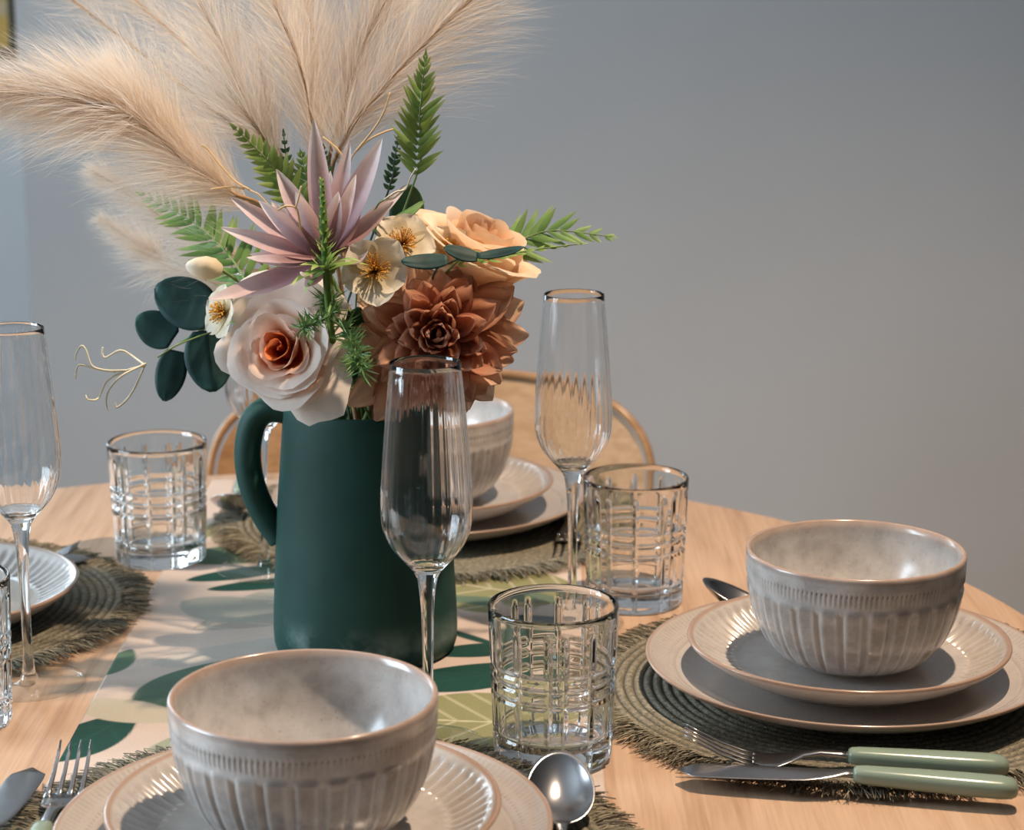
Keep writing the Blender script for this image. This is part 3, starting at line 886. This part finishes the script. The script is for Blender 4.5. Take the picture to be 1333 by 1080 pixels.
def rose(label, centre, axis, RAD, HGT, mats, layers, seed, open_=1.0, drop=0.42, ruf=0.17):
    foot, mo = mouth()
    root = thing('rose', label, 'flower', foot)
    X, Y, Z = frame_of(axis); c0 = Vector(centre) - Z * HGT * 0.75
    rg = random.Random(seed)
    stem(root, [foot, mo, c0 - Z * 0.02 + Vector((0, 0, -0.01)), c0 + Z * 0.004], 0.0022, M['green_stem'])
    for i in range(layers):
        f = i / (layers - 1)
        r_top = RAD * (0.055 + 0.815 * f ** 0.95)
        h_top = HGT * (1.0 - 0.10 * f - drop * f ** 3)
        flare = RAD * (0.05 + 0.30 * f ** 1.6) * open_ * rg.uniform(0.55, 1.35); dz_ = HGT * rg.uniform(-0.10, 0.10) * f
        span = R(105 - 38 * f) * rg.uniform(0.8, 1.15)
        a0 = i * 2.399 + rg.uniform(-0.25, 0.25)
        tiltx = rg.uniform(-0.07, 0.07) * RAD * (0.4 + f); nu, nv = 12, 14
        vs = []; cs = []; fs = []
        for k in range(nu + 1):
            t = k / nu
            for j in range(nv + 1):
                v = -1 + 2 * j / nv
                top = 1 - 0.22 * abs(v) ** 3.0 + 0.09 * noise.noise(Vector((v * 2.6, i * 1.7, seed)))
                tt = t * top
                an = a0 + v * span * (0.35 + 0.65 * math.sin(PI / 2 * min(1, tt * 1.6)))
                rr = r_top * (0.22 + 0.78 * math.sin(PI / 2 * min(1.0, tt * 1.15)) ** 0.9) + 0.06 * RAD * v * (1 - f * 0.5) * 0.6
                fl = max(0.0, tt - 0.62) / 0.38
                rr += flare * fl ** 2
                zz = (h_top + dz_) * tt - flare * 0.62 * fl ** 3
                rf = ruf * RAD * (0.25 + f) * noise.noise(Vector((v * 1.7 + i * 3.1, tt * 1.3, seed + i * 0.3))) * (0.3 + tt)
                rr += rf; zz += rf * 0.6 + tiltx * v
                q = c0 + X * (rr * math.cos(an)) + Y * (rr * math.sin(an)) + Z * zz
                vs.append(q); cs.append((t * (0.35 + 0.65 * min(1, f * 1.7)) + 0.0, abs(v), 0))
        for k in range(nu):
            for j in range(nv):
                a = k * (nv + 1) + j
                fs.append((a, a + 1, a + nv + 2, a + nv + 1))
        b = MB(); b.add(vs, fs, cs)
        b.build('petal', mats[0] if f < 0.17 else mats[1], root, off=root.location)
    b = MB()
    for k in range(5):
        a = k * 2 * PI / 5; dirv = X * math.cos(a) + Y * math.sin(a)
        petal(b, c0 + dirv * 0.002, c0 + dirv * RAD * 0.55 + Z * 0.004, Z, 0.0045, 0.2, 0.2)
    b.build('sepals', M['green_stem'], root, off=root.location)
    return root

rose('blush white rose with a glowing orange heart at the jug mouth', spot(362, 452, 1.412), (-0.16, -0.90, 0.36), 0.043, 0.040, (M['blush_in'], M['blush']), 20, 3, 1.15, 0.42, 0.20)
rose('apricot rose with its head turned up and right behind the rust dahlia', spot(630, 309, 1.472), (0.40, -0.18, 0.88), 0.047, 0.052, (M['apricot'], M['apricot']), 20, 8, 0.75, 0.20, 0.11)

# dahlia
def dahlia():
    foot, mo = mouth()
    root = thing('dahlia', 'large rust brown dahlia hanging over the front rim of the jug', 'flower', foot)
    c = spot(570, 438, 1.425); X, Y, Z = frame_of((0.02, -0.93, 0.28))
    stem(root, [foot, mo, c - Z * 0.035 + Vector((-0.02, 0, -0.01)), c - Z * 0.012], 0.0028, M['green_stem'])
    N = 80; rg = random.Random(4)
    for i in range(N):
        f = (i + 0.5) / N
        th = R(6 + 100 * f ** 0.72 + rg.uniform(-6, 6)); ph = i * 2.39996 + rg.uniform(-0.25, 0.25)
        dirv = X * (math.sin(th) * math.cos(ph)) + Y * (math.sin(th) * math.sin(ph)) + Z * math.cos(th)
        L = (0.013 + 0.044 * f ** 0.8) * rg.uniform(0.86, 1.14)
        W = (0.0046 + 0.0100 * f ** 0.8) * rg.uniform(0.85, 1.12)
        base = c + dirv * (0.004 + 0.004 * (1 - f)) - Z * 0.006 * f
        tip = base + dirv * L
        inward = (Z - dirv * Z.dot(dirv)); inward = inward.normalized() if inward.length > 1e-3 else X
        b = MB()
        petal(b, base, tip, inward, W, bend=(0.24 - 0.1 * f) * rg.uniform(0.6, 1.4), cup=(0.75 - 0.3 * f) * rg.uniform(0.6, 1.2), shape=(1.2, 0.62), nu=10, nv=6, ruffle=0.10, tipcurl=(0.8 - 1.2 * f) * rg.uniform(0.3, 1.5), fold=0.0, seed=i * 0.71)
        b.build('petal', M['dahlia'] if f < 0.62 else M['dahlia_outer'], root, off=root.location)
    for i, (tx, ty, dy, wd) in enumerate(((453, 528, -0.004, 0.013), (488, 547, -0.012, 0.013), (466, 486, 0.010, 0.013), (610, 528, 0.0, 0.014), (632, 512, 0.012, 0.014), (664, 470, 0.012, 0.014), (664, 418, 0.016, 0.013), (540, 345, 0.012, 0.012), (606, 344, 0.016, 0.013), (470, 405, 0.014, 0.013))):
        t = spot(tx, ty, 1.425 + dy); base = c + (t - c).normalized() * 0.010 - Z * 0.008
        b = MB(); petal(b, base, t, Z, wd, bend=0.16, cup=0.35, shape=(1.15, 0.66), nu=12, nv=8, ruffle=0.08, tipcurl=-0.25, fold=0.12, seed=i * 2.3 + 50)
        b.build('petal', M['dahlia_outer'], root, off=root.location)
    b = MB(); lathe(b, [(0.0001, -0.012), (0.010, -0.010), (0.013, -0.004), (0.010, 0.003), (0.0001, 0.005)], 20)
    b.v = [tuple(c + X * x + Y * y + Z * z) for x, y, z in b.v]
    b.build('flower_base', M['green_stem'], root, off=root.location)
dahlia()

# spiky lavender flower
def lavender():
    foot, mo = mouth()
    root = thing('spider_lily', 'dusty lavender flower with long pointed petals at the centre of the bunch', 'flower', foot)
    c = spot(424, 338, 1.425)
    stem(root, [foot, mo, c - Vector((-0.004, -0.015, 0.05)), c + Vector((0, 0.006, -0.004))], 0.0028, M['green_stem'])
    tips = [((408, 155), 0.00, 13, 0.04), ((300, 256), -0.01, 11, 0.10), ((288, 296), -0.03, 10, 0.10), ((338, 262), -0.045, 11, 0.10), ((360, 220), 0.01, 13, 0.05), ((353, 262), 0.02, 10, 0.06),
            ((455, 182), 0.015, 11, 0.05), ((497, 180), -0.01, 15, 0.06), ((463, 228), -0.03, 9, 0.10), ((430, 222), 0.02, 9, 0.04), ((512, 262), 0.0, 10, 0.1), ((530, 240), 0.03, 9, 0.1), ((322, 334), -0.035, 10, 0.16), ((325, 330), -0.02, 9, 0.10),
            ((392, 352), -0.05, 9, 0.35), ((272, 388), -0.035, 15, 0.14), ((478, 326), -0.04, 9, 0.3), ((398, 372), -0.04, 9, 0.25), ((440, 250), -0.02, 11, 0.08), ((385, 250), -0.03, 11, 0.08), ((470, 270), 0.0, 11, 0.1)]
    for i, ((tx, ty), dy, wpx, bd) in enumerate(tips):
        t = spot(tx, ty, 1.425 + dy); base = c + (t - c).normalized() * 0.005
        b = MB(); hint = Vector((0.0, -0.45, 0.5)) if ty > 300 else Vector((-(t.x - c.x) * 4, -0.8, 0.2))
        petal(b, base, t, hint, wpx * 0.00060, bend=bd, cup=0.35, shape=(0.95, 0.75), nu=14, nv=6, ruffle=0.012, tipcurl=-0.10, fold=0.25, seed=i * 1.3)
        b.build('petal', M['lavender'], root, off=root.location)
    b = MB(); lathe(b, [(0.0001, -0.012), (0.006, -0.009), (0.009, -0.002), (0.006, 0.004), (0.0001, 0.005)], 18)
    b.v = [(x + c.x, y + c.y, z + c.z) for x, y, z in b.v]
    b.build('calyx', M['green_stem'], root, off=root.location)
lavender()

# cream anemones with amber stamens
def anemone(label, px, py, yd, rpx, axis, seed, n=5, skip=()):
    foot, mo = mouth()
    root = thing('anemone', label, 'flower', foot, 0, 'cream anemones')
    c = spot(px, py, yd); X, Y, Z = frame_of(axis); rg = random.Random(seed); RAD = rpx * 0.00054
    stem(root, [foot, mo, c - Z * 0.03 + Vector((0, 0.01, -0.01)), c], 0.0014, M['green_stem'])
    for k in range(n):
        if k in skip: continue
        a = k * 2 * PI / n + rg.uniform(-0.15, 0.15) + seed
        dirv = X * math.cos(a) + Y * math.sin(a)
        b = MB(); petal(b, c - Z * 0.001, c + dirv * RAD * rg.uniform(0.95, 1.1) + Z * RAD * 0.28, Z, RAD * 0.56, 0.12, 0.22, (1.35, 0.55), 10, 8, 0.07, -0.5, 0, seed + k)
        b.build('petal', M['cream'], root, off=root.location)
    b = MB()
    for k in range(80):
        a = rg.uniform(0, 2 * PI); s_ = math.sqrt(rg.random()) * 0.85
        dirv = (X * math.cos(a) * s_ + Y * math.sin(a) * s_ + Z * (1.05 - 0.5 * s_)).normalized(); L = RAD * rg.uniform(0.34, 0.52)
        p0 = c + (X * math.cos(a) + Y * math.sin(a)) * s_ * RAD * 0.10; p1 = p0 + dirv * L
        bb = len(b.v); tube(b, [p0, p0.lerp(p1, 0.5) + Z * 0.0003, p1], 0.00022, 4)
        for q in range(bb, len(b.v)): b.c[q] = ((q - bb) // 4 / 2.0, 0, 0)
        bb = len(b.v); r_ = 0.00055
        tube(b, [p1 - dirv * r_, p1, p1 + dirv * r_ * 1.6], [r_ * 0.5, r_, r_ * 0.3], 5)
        for q in range(bb, len(b.v)): b.c[q] = (1.0, 0, 0)
    b.build('stamens', M['stamen'], root, off=root.location)
    return root
anemone('cream anemone with amber stamens facing out left of the dahlia', 488, 352, 1.405, 42, (0.02, -0.92, 0.30), 1.0)
anemone('cream anemone behind, tucked above the front facing one', 524, 318, 1.43, 40, (0.18, -0.72, 0.62), 2.3)
anemone('pale anemone between the apricot rose and the dark leaf', 583, 327, 1.452, 33, (0.25, -0.70, 0.5), 4.4)
anemone('white anemone with orange stamens half hidden left of the blush rose', 291, 407, 1.445, 34, (-0.75, -0.6, 0.25), 0.3)

# cream bud
foot, mo = mouth()
root = thing('flower_bud', 'closed cream bud above the dark round leaves', 'bud', foot)
c = spot(262, 348, 1.425); t = spot(290, 352, 1.43)
stem(root, [foot, mo, spot(350, 430, 1.46), spot(318, 375, 1.445), t], 0.0012, M['green_stem'])
b = MB(); X, Y, Z = frame_of(c - t)
lathe(b, [(0.0001, 0), (0.004, 0.001), (0.0072, 0.006), (0.0080, 0.013), (0.0062, 0.020), (0.003, 0.0245), (0.0001, 0.026)], 24, lambda k, th, r, z: (r * (1 + 0.06 * math.cos(3 * th + z * 200)), z, (0.3 + z * 25, 0, 0)))
b.v = [tuple(t + X * x + Y * y + Z * z) for x, y, z in b.v]; b.build('bud', M['cream'], root, off=root.location)
b = MB()
for k in range(4):
    a = k * PI / 2; dv = X * math.cos(a) + Y * math.sin(a)
    petal(b, t, t + dv * 0.006 + Z * 0.010, -dv, 0.003, -0.2, 0.2)
b.build('sepals', M['green_stem'], root, off=root.location)

# fern fronds
def frond(label, pts, lens, wid, npair, m, stem_m, hint=(0, -1, 0.15), name='fern_frond', rad=0.0009, ang=58, into=True, group=None, seed=1, lobes=True):
    foot, mo = mouth()
    root = thing(name, label, 'fern', foot, 0, group)
    P = [spot(*q) for q in pts]
    stem(root, [foot, mo] + P, lambda t: rad * (1.25 - 0.8 * t), stem_m)
    cv = catmull(P, 20); b = MB(); rg = random.Random(seed); H = Vector(hint).normalized()
    n = len(cv) - 1
    for i in range(npair):
        t = (i + 0.6) / npair; q = t * n; k = min(n - 1, int(q)); c = cv[k].lerp(cv[k + 1], q - k); tg = (cv[k + 1] - cv[k]).normalized()
        side = tg.cross(H).normalized()
        L = lens * (math.sin(PI * (0.13 + 0.87 * t) ** 0.75) * 0.85 + 0.16) * (1 if t < 0.97 else 0.6)
        for sgn in (-1, 1):
            a = R(ang - 22 * t + rg.uniform(-7, 7))
            dv = tg * math.cos(a) + side * sgn * math.sin(a) + H * rg.uniform(-0.25, 0.25)
            LL = L * rg.uniform(0.85, 1.1)
            petal(b, c, c + dv.normalized() * LL, H + Vector((rg.uniform(-.2, .2), 0, rg.uniform(-.2, .2))), wid * (0.45 + 0.55 * L / lens), bend=0.10, cup=0.0, shape=(0.7, 0.8), nu=7, nv=2, fold=-0.35, seed=i, u0=0.15 * t)
    petal(b, cv[-3], cv[-1] + (cv[-1] - cv[-3]) * 1.2, H, wid * 0.5, 0, 0, (0.7, 0.8), 6, 2)
    b.build('leaflets', m, root, off=root.location)
    return root
frond('green fern frond reaching left below the big pampas plume', [(345, 400, 1.465), (300, 335, 1.50), (250, 288, 1.525), (183, 253, 1.545)], 0.034, 0.0027, 19, M['fern'], M['green_stem'], (0.1, -1, 0.35), seed=2)
frond('yellow green fern frond rising behind the lavender flower', [(405, 300, 1.47), (375, 245, 1.47), (345, 205, 1.465), (303, 164, 1.46)], 0.020, 0.0026, 16, M['fern_bright'], M['green_stem'], seed=3)
frond('tall upright fern frond right of the pampas plumes', [(541, 232, 1.485), (546, 155, 1.48), (554, 72, 1.475)], 0.025, 0.0023, 16, M['fern_bright'], M['green_stem'], (0.1, -1, 0.1), seed=4, ang=52)
frond('fern frond pointing right beyond the apricot rose', [(620, 335, 1.50), (672, 315, 1.50), (720, 300, 1.50), (796, 308, 1.50)], 0.030, 0.0027, 12, M['fern'], M['green_stem'], (0, -0.8, 0.6), seed=5, ang=48)
frond('pale drooping fern frond lying over the apricot rose', [(590, 345, 1.435), (640, 336, 1.43), (690, 326, 1.43), (758, 317, 1.43)], 0.010, 0.0016, 12, M['fern_bright'], M['green_stem'], (0, -0.6, 0.8), seed=6, ang=30)
frond('small dark frond beside the yellow green fern', [(378, 260, 1.48), (374, 220, 1.48), (369, 172, 1.48)], 0.0075, 0.0018, 9, M['dark_fern'], M['dark_stem'], seed=7, ang=60)
frond('small dark frond behind the tallest lavender petal', [(430, 265, 1.50), (424, 225, 1.50), (421, 190, 1.50)], 0.0075, 0.0018, 9, M['dark_fern'], M['dark_stem'], seed=8, ang=60)
frond('small dark frond left of the tall upright fern', [(505, 250, 1.495), (512, 215, 1.495), (520, 175, 1.495)], 0.0075, 0.0018, 9, M['dark_fern'], M['dark_stem'], seed=9, ang=60)
frond('deep green fern frond filling the gap behind the lavender petals', [(420, 330, 1.49), (405, 260, 1.49), (392, 200, 1.49)], 0.022, 0.0026, 12, M['fern'], M['green_stem'], seed=10)

# bright green bud spike in front of the lavender flower
foot, mo = mouth()
root = thing('green_spike', 'bright green spike standing in front of the lavender petals', 'flower stalk', foot)
P = [spot(*q) for q in ((440, 470, 1.43), (428, 400, 1.405), (424, 345, 1.395), (421, 290, 1.395), (419, 232, 1.40))]
stem(root, [foot, mo] + P, lambda t: 0.0024 if t < 0.8 else 0.0034 - 0.012 * (t - 0.8), M['fern_bright'])
b = MB(); rg = random.Random(3); cv = catmull(P[1:], 16)
for i in range(70):
    k = int(len(cv) * (0.28 + 0.70 * i / 70)); c = cv[min(k, len(cv) - 1)]; a = i * 2.4; f = 1 - i / 70
    dv = Vector((math.cos(a), math.sin(a) * 0.9, 0.55 + 0.5 * (1 - f))).normalized()
    petal(b, c, c + dv * (0.004 + 0.012 * f * f), (0, 0, 1), 0.0010, 0.15, 0.1, (0.8, 0.8), 5, 2)
for (tx, ty, dy) in ((378, 372, -0.02), (470, 340, -0.025), (395, 385, 0.0), (480, 345, 0.01), (405, 352, -0.03), (452, 322, -0.02), (390, 345, -0.01)):
    petal(b, P[2] - Vector((0, 0, 0.004)), spot(tx, ty, 1.395 + dy), (0, -0.3, 1), 0.0032, -0.2, 0.3, (0.9, 0.8), 8, 2)
b.build('leaflets', M['fern_bright'], root, off=root.location)

# dark round leaved sprig on the left
def leaf_obj(root, base, tip, hint, W, m, name='leaf', shape=(0.9, 0.5), bend=0.12, fold=-0.18, cup=0.1):
    b = MB(); petal(b, base, tip, hint, W, bend, cup, shape, 14, 8, 0.015, 0, fold, base.x * 100)
    o = b.build(name, m, root, off=root.location); sm = o.modifiers.new('thick', 'SOLIDIFY'); sm.thickness = 0.0005
    return o
foot, mo = mouth()
root = thing('eucalyptus_sprig', 'sprig of four dark teal round leaves at the left of the bunch', 'leaf sprig', foot)
stem(root, [foot, mo, spot(345, 470, 1.49), spot(300, 418, 1.51), spot(262, 430, 1.52), spot(232, 448, 1.525)], 0.0009, M['green_stem'])
for (bx, by, tx, ty, yb, yt, W) in ((276, 412, 203, 372, 1.52, 1.53, 0.0190), (226, 442, 178, 412, 1.525, 1.53, 0.0138), (229, 456, 214, 522, 1.525, 1.515, 0.0114), (268, 430, 277, 510, 1.52, 1.51, 0.0178)):
    leaf_obj(root, spot(bx, by, yb), spot(tx, ty, yt), (0.15, -1, 0.3), W, M['euca'])
foot, mo = mouth()
root = thing('leaf_sprig', 'sprig of narrow dark leaves lying across the top of the dahlia', 'leaf sprig', foot)
stem(root, [foot, mo, spot(560, 372, 1.44), spot(590, 340, 1.405), spot(618, 334, 1.40)], 0.0008, M['dark_stem'])
for (bx, by, tx, ty, yb, yt, W) in ((583, 338, 522, 340, 1.403, 1.40, 0.0062), (622, 335, 578, 322, 1.40, 1.395, 0.0056), (622, 333, 682, 321, 1.40, 1.40, 0.0036)):
    leaf_obj(root, spot(bx, by, yb), spot(tx, ty, yt), (0, -0.75, 0.65), W, M['euca'])
foot, mo = mouth()
root = thing('broad_leaf_sprig', 'broad dark green leaves behind the cream anemones', 'leaf sprig', foot)
stem(root, [foot, mo, spot(520, 330, 1.50), spot(528, 300, 1.505)], 0.0012, M['dark_stem'])
leaf_obj(root, spot(526, 305, 1.505), spot(534, 240, 1.50), (0, -1, 0.1), 0.0125, M['dark_fern'])
leaf_obj(root, spot(520, 310, 1.50), spot(480, 290, 1.48), (0, -0.7, 0.6), 0.008, M['dark_fern'])
leaf_obj(root, spot(528, 312, 1.50), spot(570, 290, 1.50), (0, -0.7, 0.6), 0.007, M['dark_fern'])
leaf_obj(root, spot(440, 500, 1.455), spot(468, 400, 1.44), (0, -1, 0.2), 0.011, M['dark_fern'])
leaf_obj(root, spot(470, 490, 1.455), spot(440, 395, 1.435), (0, -1, 0.2), 0.010, M['dark_fern'])
leaf_obj(root, spot(492, 300, 1.48), spot(552, 262, 1.48), (0, -0.6, 0.7), 0.0045, M['fern'])

# needle sprigs
def needles(label, pts, n, L, seed):
    foot, mo = mouth()
    root = thing('asparagus_sprig', label, 'leaf sprig', foot, 0, 'needle leaved sprigs')
    P = [spot(*q) for q in pts]
    stem(root, [foot, mo] + P, 0.0008, M['green_stem'])
    b = MB(); rg = random.Random(seed); cv = catmull(P, 14)
    for i in range(n):
        k = int(rg.random() ** 0.7 * (len(cv) - 1)); c = cv[k]
        dv = Vector((rg.gauss(0, 1), rg.gauss(0, 1), rg.gauss(0.25, 0.8))).normalized()
        petal(b, c, c + dv * L * rg.uniform(0.5, 1.15), (0, -1, 0.2), 0.00050, 0.12, 0, (0.8, 0.6), 3, 2)
    b.build('needle_leaves', M['needle'], root, off=root.location)
needles('needle leaved sprig drooping at the jug mouth between rose and dahlia', [(440, 420, 1.42), (455, 440, 1.395), (465, 462, 1.385), (470, 485, 1.385)], 210, 0.015, 1)
needles('needle leaved sprig resting on the blush rose', [(440, 400, 1.42), (425, 412, 1.385), (405, 422, 1.375), (392, 428, 1.372)], 130, 0.012, 2)
needles('dark needle leaved sprig deep between the flowers', [(440, 470, 1.45), (430, 420, 1.43), (425, 385, 1.42)], 170, 0.016, 3)

# curly tendrils
def tendrils(label, trunk, curls, m, cat='tendril'):
    foot, mo = mouth()
    root = thing('curly_sprig', label, cat, foot)
    stem(root, [foot, mo] + [spot(*q) for q in trunk], 0.0006, M['green_stem'] if m is M['pale_tendril'] else m)
    for cu in curls:
        b = MB(); tube(b, catmull([spot(*q) for q in cu], 8), lambda t: 0.00080 - 0.0002 * t, 6); b.build('tendril', m, root, off=root.location)
tendrils('pale curly tendrils trailing left below the dark round leaves', [(350, 480, 1.46), (300, 432, 1.45), (240, 445, 1.44), (205, 465, 1.435)],
         [[(190, 475, 1.43), (165, 482, 1.43), (140, 495, 1.43), (128, 518, 1.43), (115, 520, 1.42), (111, 514, 1.42)],
          [(190, 473, 1.43), (160, 488, 1.42), (143, 505, 1.42), (138, 522, 1.42), (141, 534, 1.42)],
          [(188, 476, 1.43), (175, 505, 1.44), (163, 522, 1.44), (152, 530, 1.44), (150, 524, 1.44)],
          [(188, 475, 1.43), (170, 462, 1.44), (156, 456, 1.44), (138, 465, 1.44), (133, 460, 1.44), (134, 452, 1.44)],
          [(165, 482, 1.43), (140, 482, 1.43), (120, 476, 1.43), (112, 456, 1.43), (106, 450, 1.43), (99, 460, 1.43), (98, 468, 1.43)],
          [(150, 484, 1.43), (125, 480, 1.43), (108, 475, 1.43), (101, 477, 1.43), (98, 493, 1.43)]], M['pale_tendril'])
tendrils('tan curly tendrils between the pampas and the left fern', [(390, 330, 1.45), (345, 262, 1.44), (325, 247, 1.44)],
         [[(325, 247, 1.44), (305, 235, 1.44), (285, 213, 1.44), (270, 194, 1.44), (263, 189, 1.44)], [(318, 246, 1.44), (300, 243, 1.44), (275, 246, 1.44)],
          [(392, 300, 1.40), (388, 278, 1.39), (385, 270, 1.385), (372, 268, 1.385), (361, 274, 1.385)], [(385, 270, 1.385), (389, 255, 1.385), (392, 242, 1.385)]], M['tan_tendril'])
tendrils('pale tendrils curling right of the lavender petals', [(470, 320, 1.44), (490, 270, 1.43), (500, 260, 1.43)],
         [[(500, 260, 1.43), (515, 250, 1.43), (528, 246, 1.43), (534, 232, 1.43), (541, 220, 1.43)], [(500, 260, 1.43), (512, 258, 1.43), (520, 252, 1.43), (528, 246, 1.43)]], M['pale_tendril'])
tendrils('thin tan tendrils rising in front of the right pampas plumes', [(440, 300, 1.46), (455, 215, 1.46), (462, 198, 1.46)],
         [[(462, 198, 1.46), (480, 182, 1.46), (500, 172, 1.46), (512, 168, 1.46)], [(462, 198, 1.46), (485, 170, 1.46), (500, 145, 1.46), (508, 120, 1.46)], [(452, 215, 1.46), (440, 195, 1.46), (420, 178, 1.46)]], M['tan_tendril'])

# pampas plumes
def plume(label, pts, width, n, seed, start=0.12, lean=0.55, rad=0.0016, hl=1.0):
    """dry stem with long fine hairs that leave it forwards and sideways"""
    foot, mo = mouth()
    root = thing('pampas_plume', label, 'pampas grass', foot, 0, 'pampas plumes')
    P = [spot(*q) for q in pts]
    stem(root, [foot, mo] + P, lambda t: rad * (1.2 - 0.7 * t), M['pampas_stem'])
    cv = catmull(P, 24); rg = random.Random(seed); m = len(cv) - 1; b = MB()
    for i in range(int(n * 0.5)):
        t = start + (1 - start) * rg.random(); q = t * m; k = min(m - 1, int(q)); c = cv[k].lerp(cv[k + 1], q - k); tg = (cv[min(m, k + 1)] - cv[k]).normalized()
        u = tg.orthogonal().normalized(); v = tg.cross(u); a = rg.uniform(0, 2 * PI)
        sd = u * math.cos(a) + v * math.sin(a); sd.y *= 0.45; sd.normalize()
        env = math.sin(PI * min(1.0, (0.18 + 0.82 * (t - start) / (1 - start))) ** 0.8) * 0.75 + 0.25
        L = width * env * rg.uniform(0.5, 1.5) * hl * 1.15
        sp_ = rg.uniform(0.35, 1.25) * lean * 1.75
        d0 = (tg + sd * sp_).normalized(); d1 = (tg * 1.05 + sd * sp_ * 0.55 + Vector((0, 0, -0.28))).normalized()
        p0 = c; p1 = p0 + d0 * L * 0.35; p2 = p1 + (d0 + d1).normalized() * L * 0.35; p3 = p2 + d1 * L * 0.35 + Vector((rg.gauss(0, 1), rg.gauss(0, 1), rg.gauss(0, 1))) * L * 0.05
        wd = rg.uniform(0.00006, 0.00012); sv = d0.cross(Vector((rg.gauss(0, 1), rg.gauss(0, 1), rg.gauss(0, 1)))).normalized()
        g = rg.random()
        b.add([p0 - sv * wd, p0 + sv * wd, p1 - sv * wd, p1 + sv * wd, p2 - sv * wd * 0.8, p2 + sv * wd * 0.8, p3], [(0, 1, 3, 2), (2, 3, 5, 4), (4, 5, 6)],
              [(0, g * 0.4, 0)] * 2 + [(0, g * 0.6 + 0.1, 0)] * 2 + [(0, g * 0.7 + 0.3, 0)] * 3)
    b.build('plume', M['pampas'], root, off=root.location)
plume('large pampas plume sweeping far left across the frame edge', [(365, 300, 1.50), (300, 250, 1.50), (240, 212, 1.49), (190, 165, 1.48), (155, 146, 1.47), (95, 128, 1.46), (0, 122, 1.45), (-80, 128, 1.44)], 0.060, 17000, 1, lean=0.62)
plume('pampas plume with its tip ending above the big left plume', [(370, 300, 1.53), (300, 255, 1.53), (240, 211, 1.57), (205, 170, 1.59), (165, 124, 1.61), (140, 85, 1.62)], 0.050, 9500, 2)
plume('short pampas plume drooping at the left under the fern', [(350, 350, 1.53), (290, 328, 1.53), (235, 300, 1.59), (165, 250, 1.63), (120, 222, 1.65)], 0.040, 6500, 3, lean=0.5)
plume('lowest pampas plume behind the dark round leaves', [(370, 420, 1.55), (290, 372, 1.55), (220, 348, 1.62), (190, 325, 1.64), (130, 285, 1.67)], 0.044, 6000, 4, lean=0.5)
plume('thin pampas plume leaning up left past the top edge', [(370, 260, 1.56), (330, 190, 1.56), (270, 138, 1.56), (195, 78, 1.66), (97, 2, 1.70), (20, -60, 1.72)], 0.055, 3400, 5, lean=0.5)
plume('pampas plume second from the left at the top edge', [(380, 260, 1.55), (345, 185, 1.55), (310, 135, 1.55), (250, 66, 1.62), (175, 0, 1.65), (110, -60, 1.67)], 0.060, 4200, 6, lean=0.55)
plume('pampas plume third from the left with a beaded dark stem', [(390, 260, 1.57), (345, 190, 1.57), (312, 115, 1.57), (293, 65, 1.57), (258, 0, 1.57), (225, -70, 1.57)], 0.055, 3600, 7, lean=0.5, rad=0.0017)
plume('upright pampas plume at the middle of the top edge', [(420, 260, 1.54), (406, 155, 1.54), (390, 82, 1.54), (356, 0, 1.54), (330, -70, 1.54)], 0.055, 4600, 8, lean=0.55)
plume('short fuzzy pampas plume between the upright ones', [(400, 260, 1.58), (412, 160, 1.58), (410, 60, 1.58), (396, 0, 1.58), (385, -60, 1.58)], 0.045, 3400, 9, lean=0.42, rad=0.0022)
plume('upright pampas plume right of the middle at the top edge', [(430, 260, 1.56), (448, 140, 1.56), (462, 90, 1.56), (482, 40, 1.56), (503, 0, 1.56), (530, -60, 1.56)], 0.055, 4200, 10, lean=0.55)
plume('broad pampas plume leaning right over the tall fern', [(430, 270, 1.53), (450, 178, 1.53), (500, 115, 1.53), (560, 50, 1.53), (612, 0, 1.53), (670, -60, 1.53)], 0.062, 5600, 11, lean=0.62)
plume('small pampas tuft beside the beaded stem', [(395, 280, 1.60), (358, 185, 1.60), (346, 125, 1.60), (335, 60, 1.60)], 0.040, 1800, 12, lean=0.4)
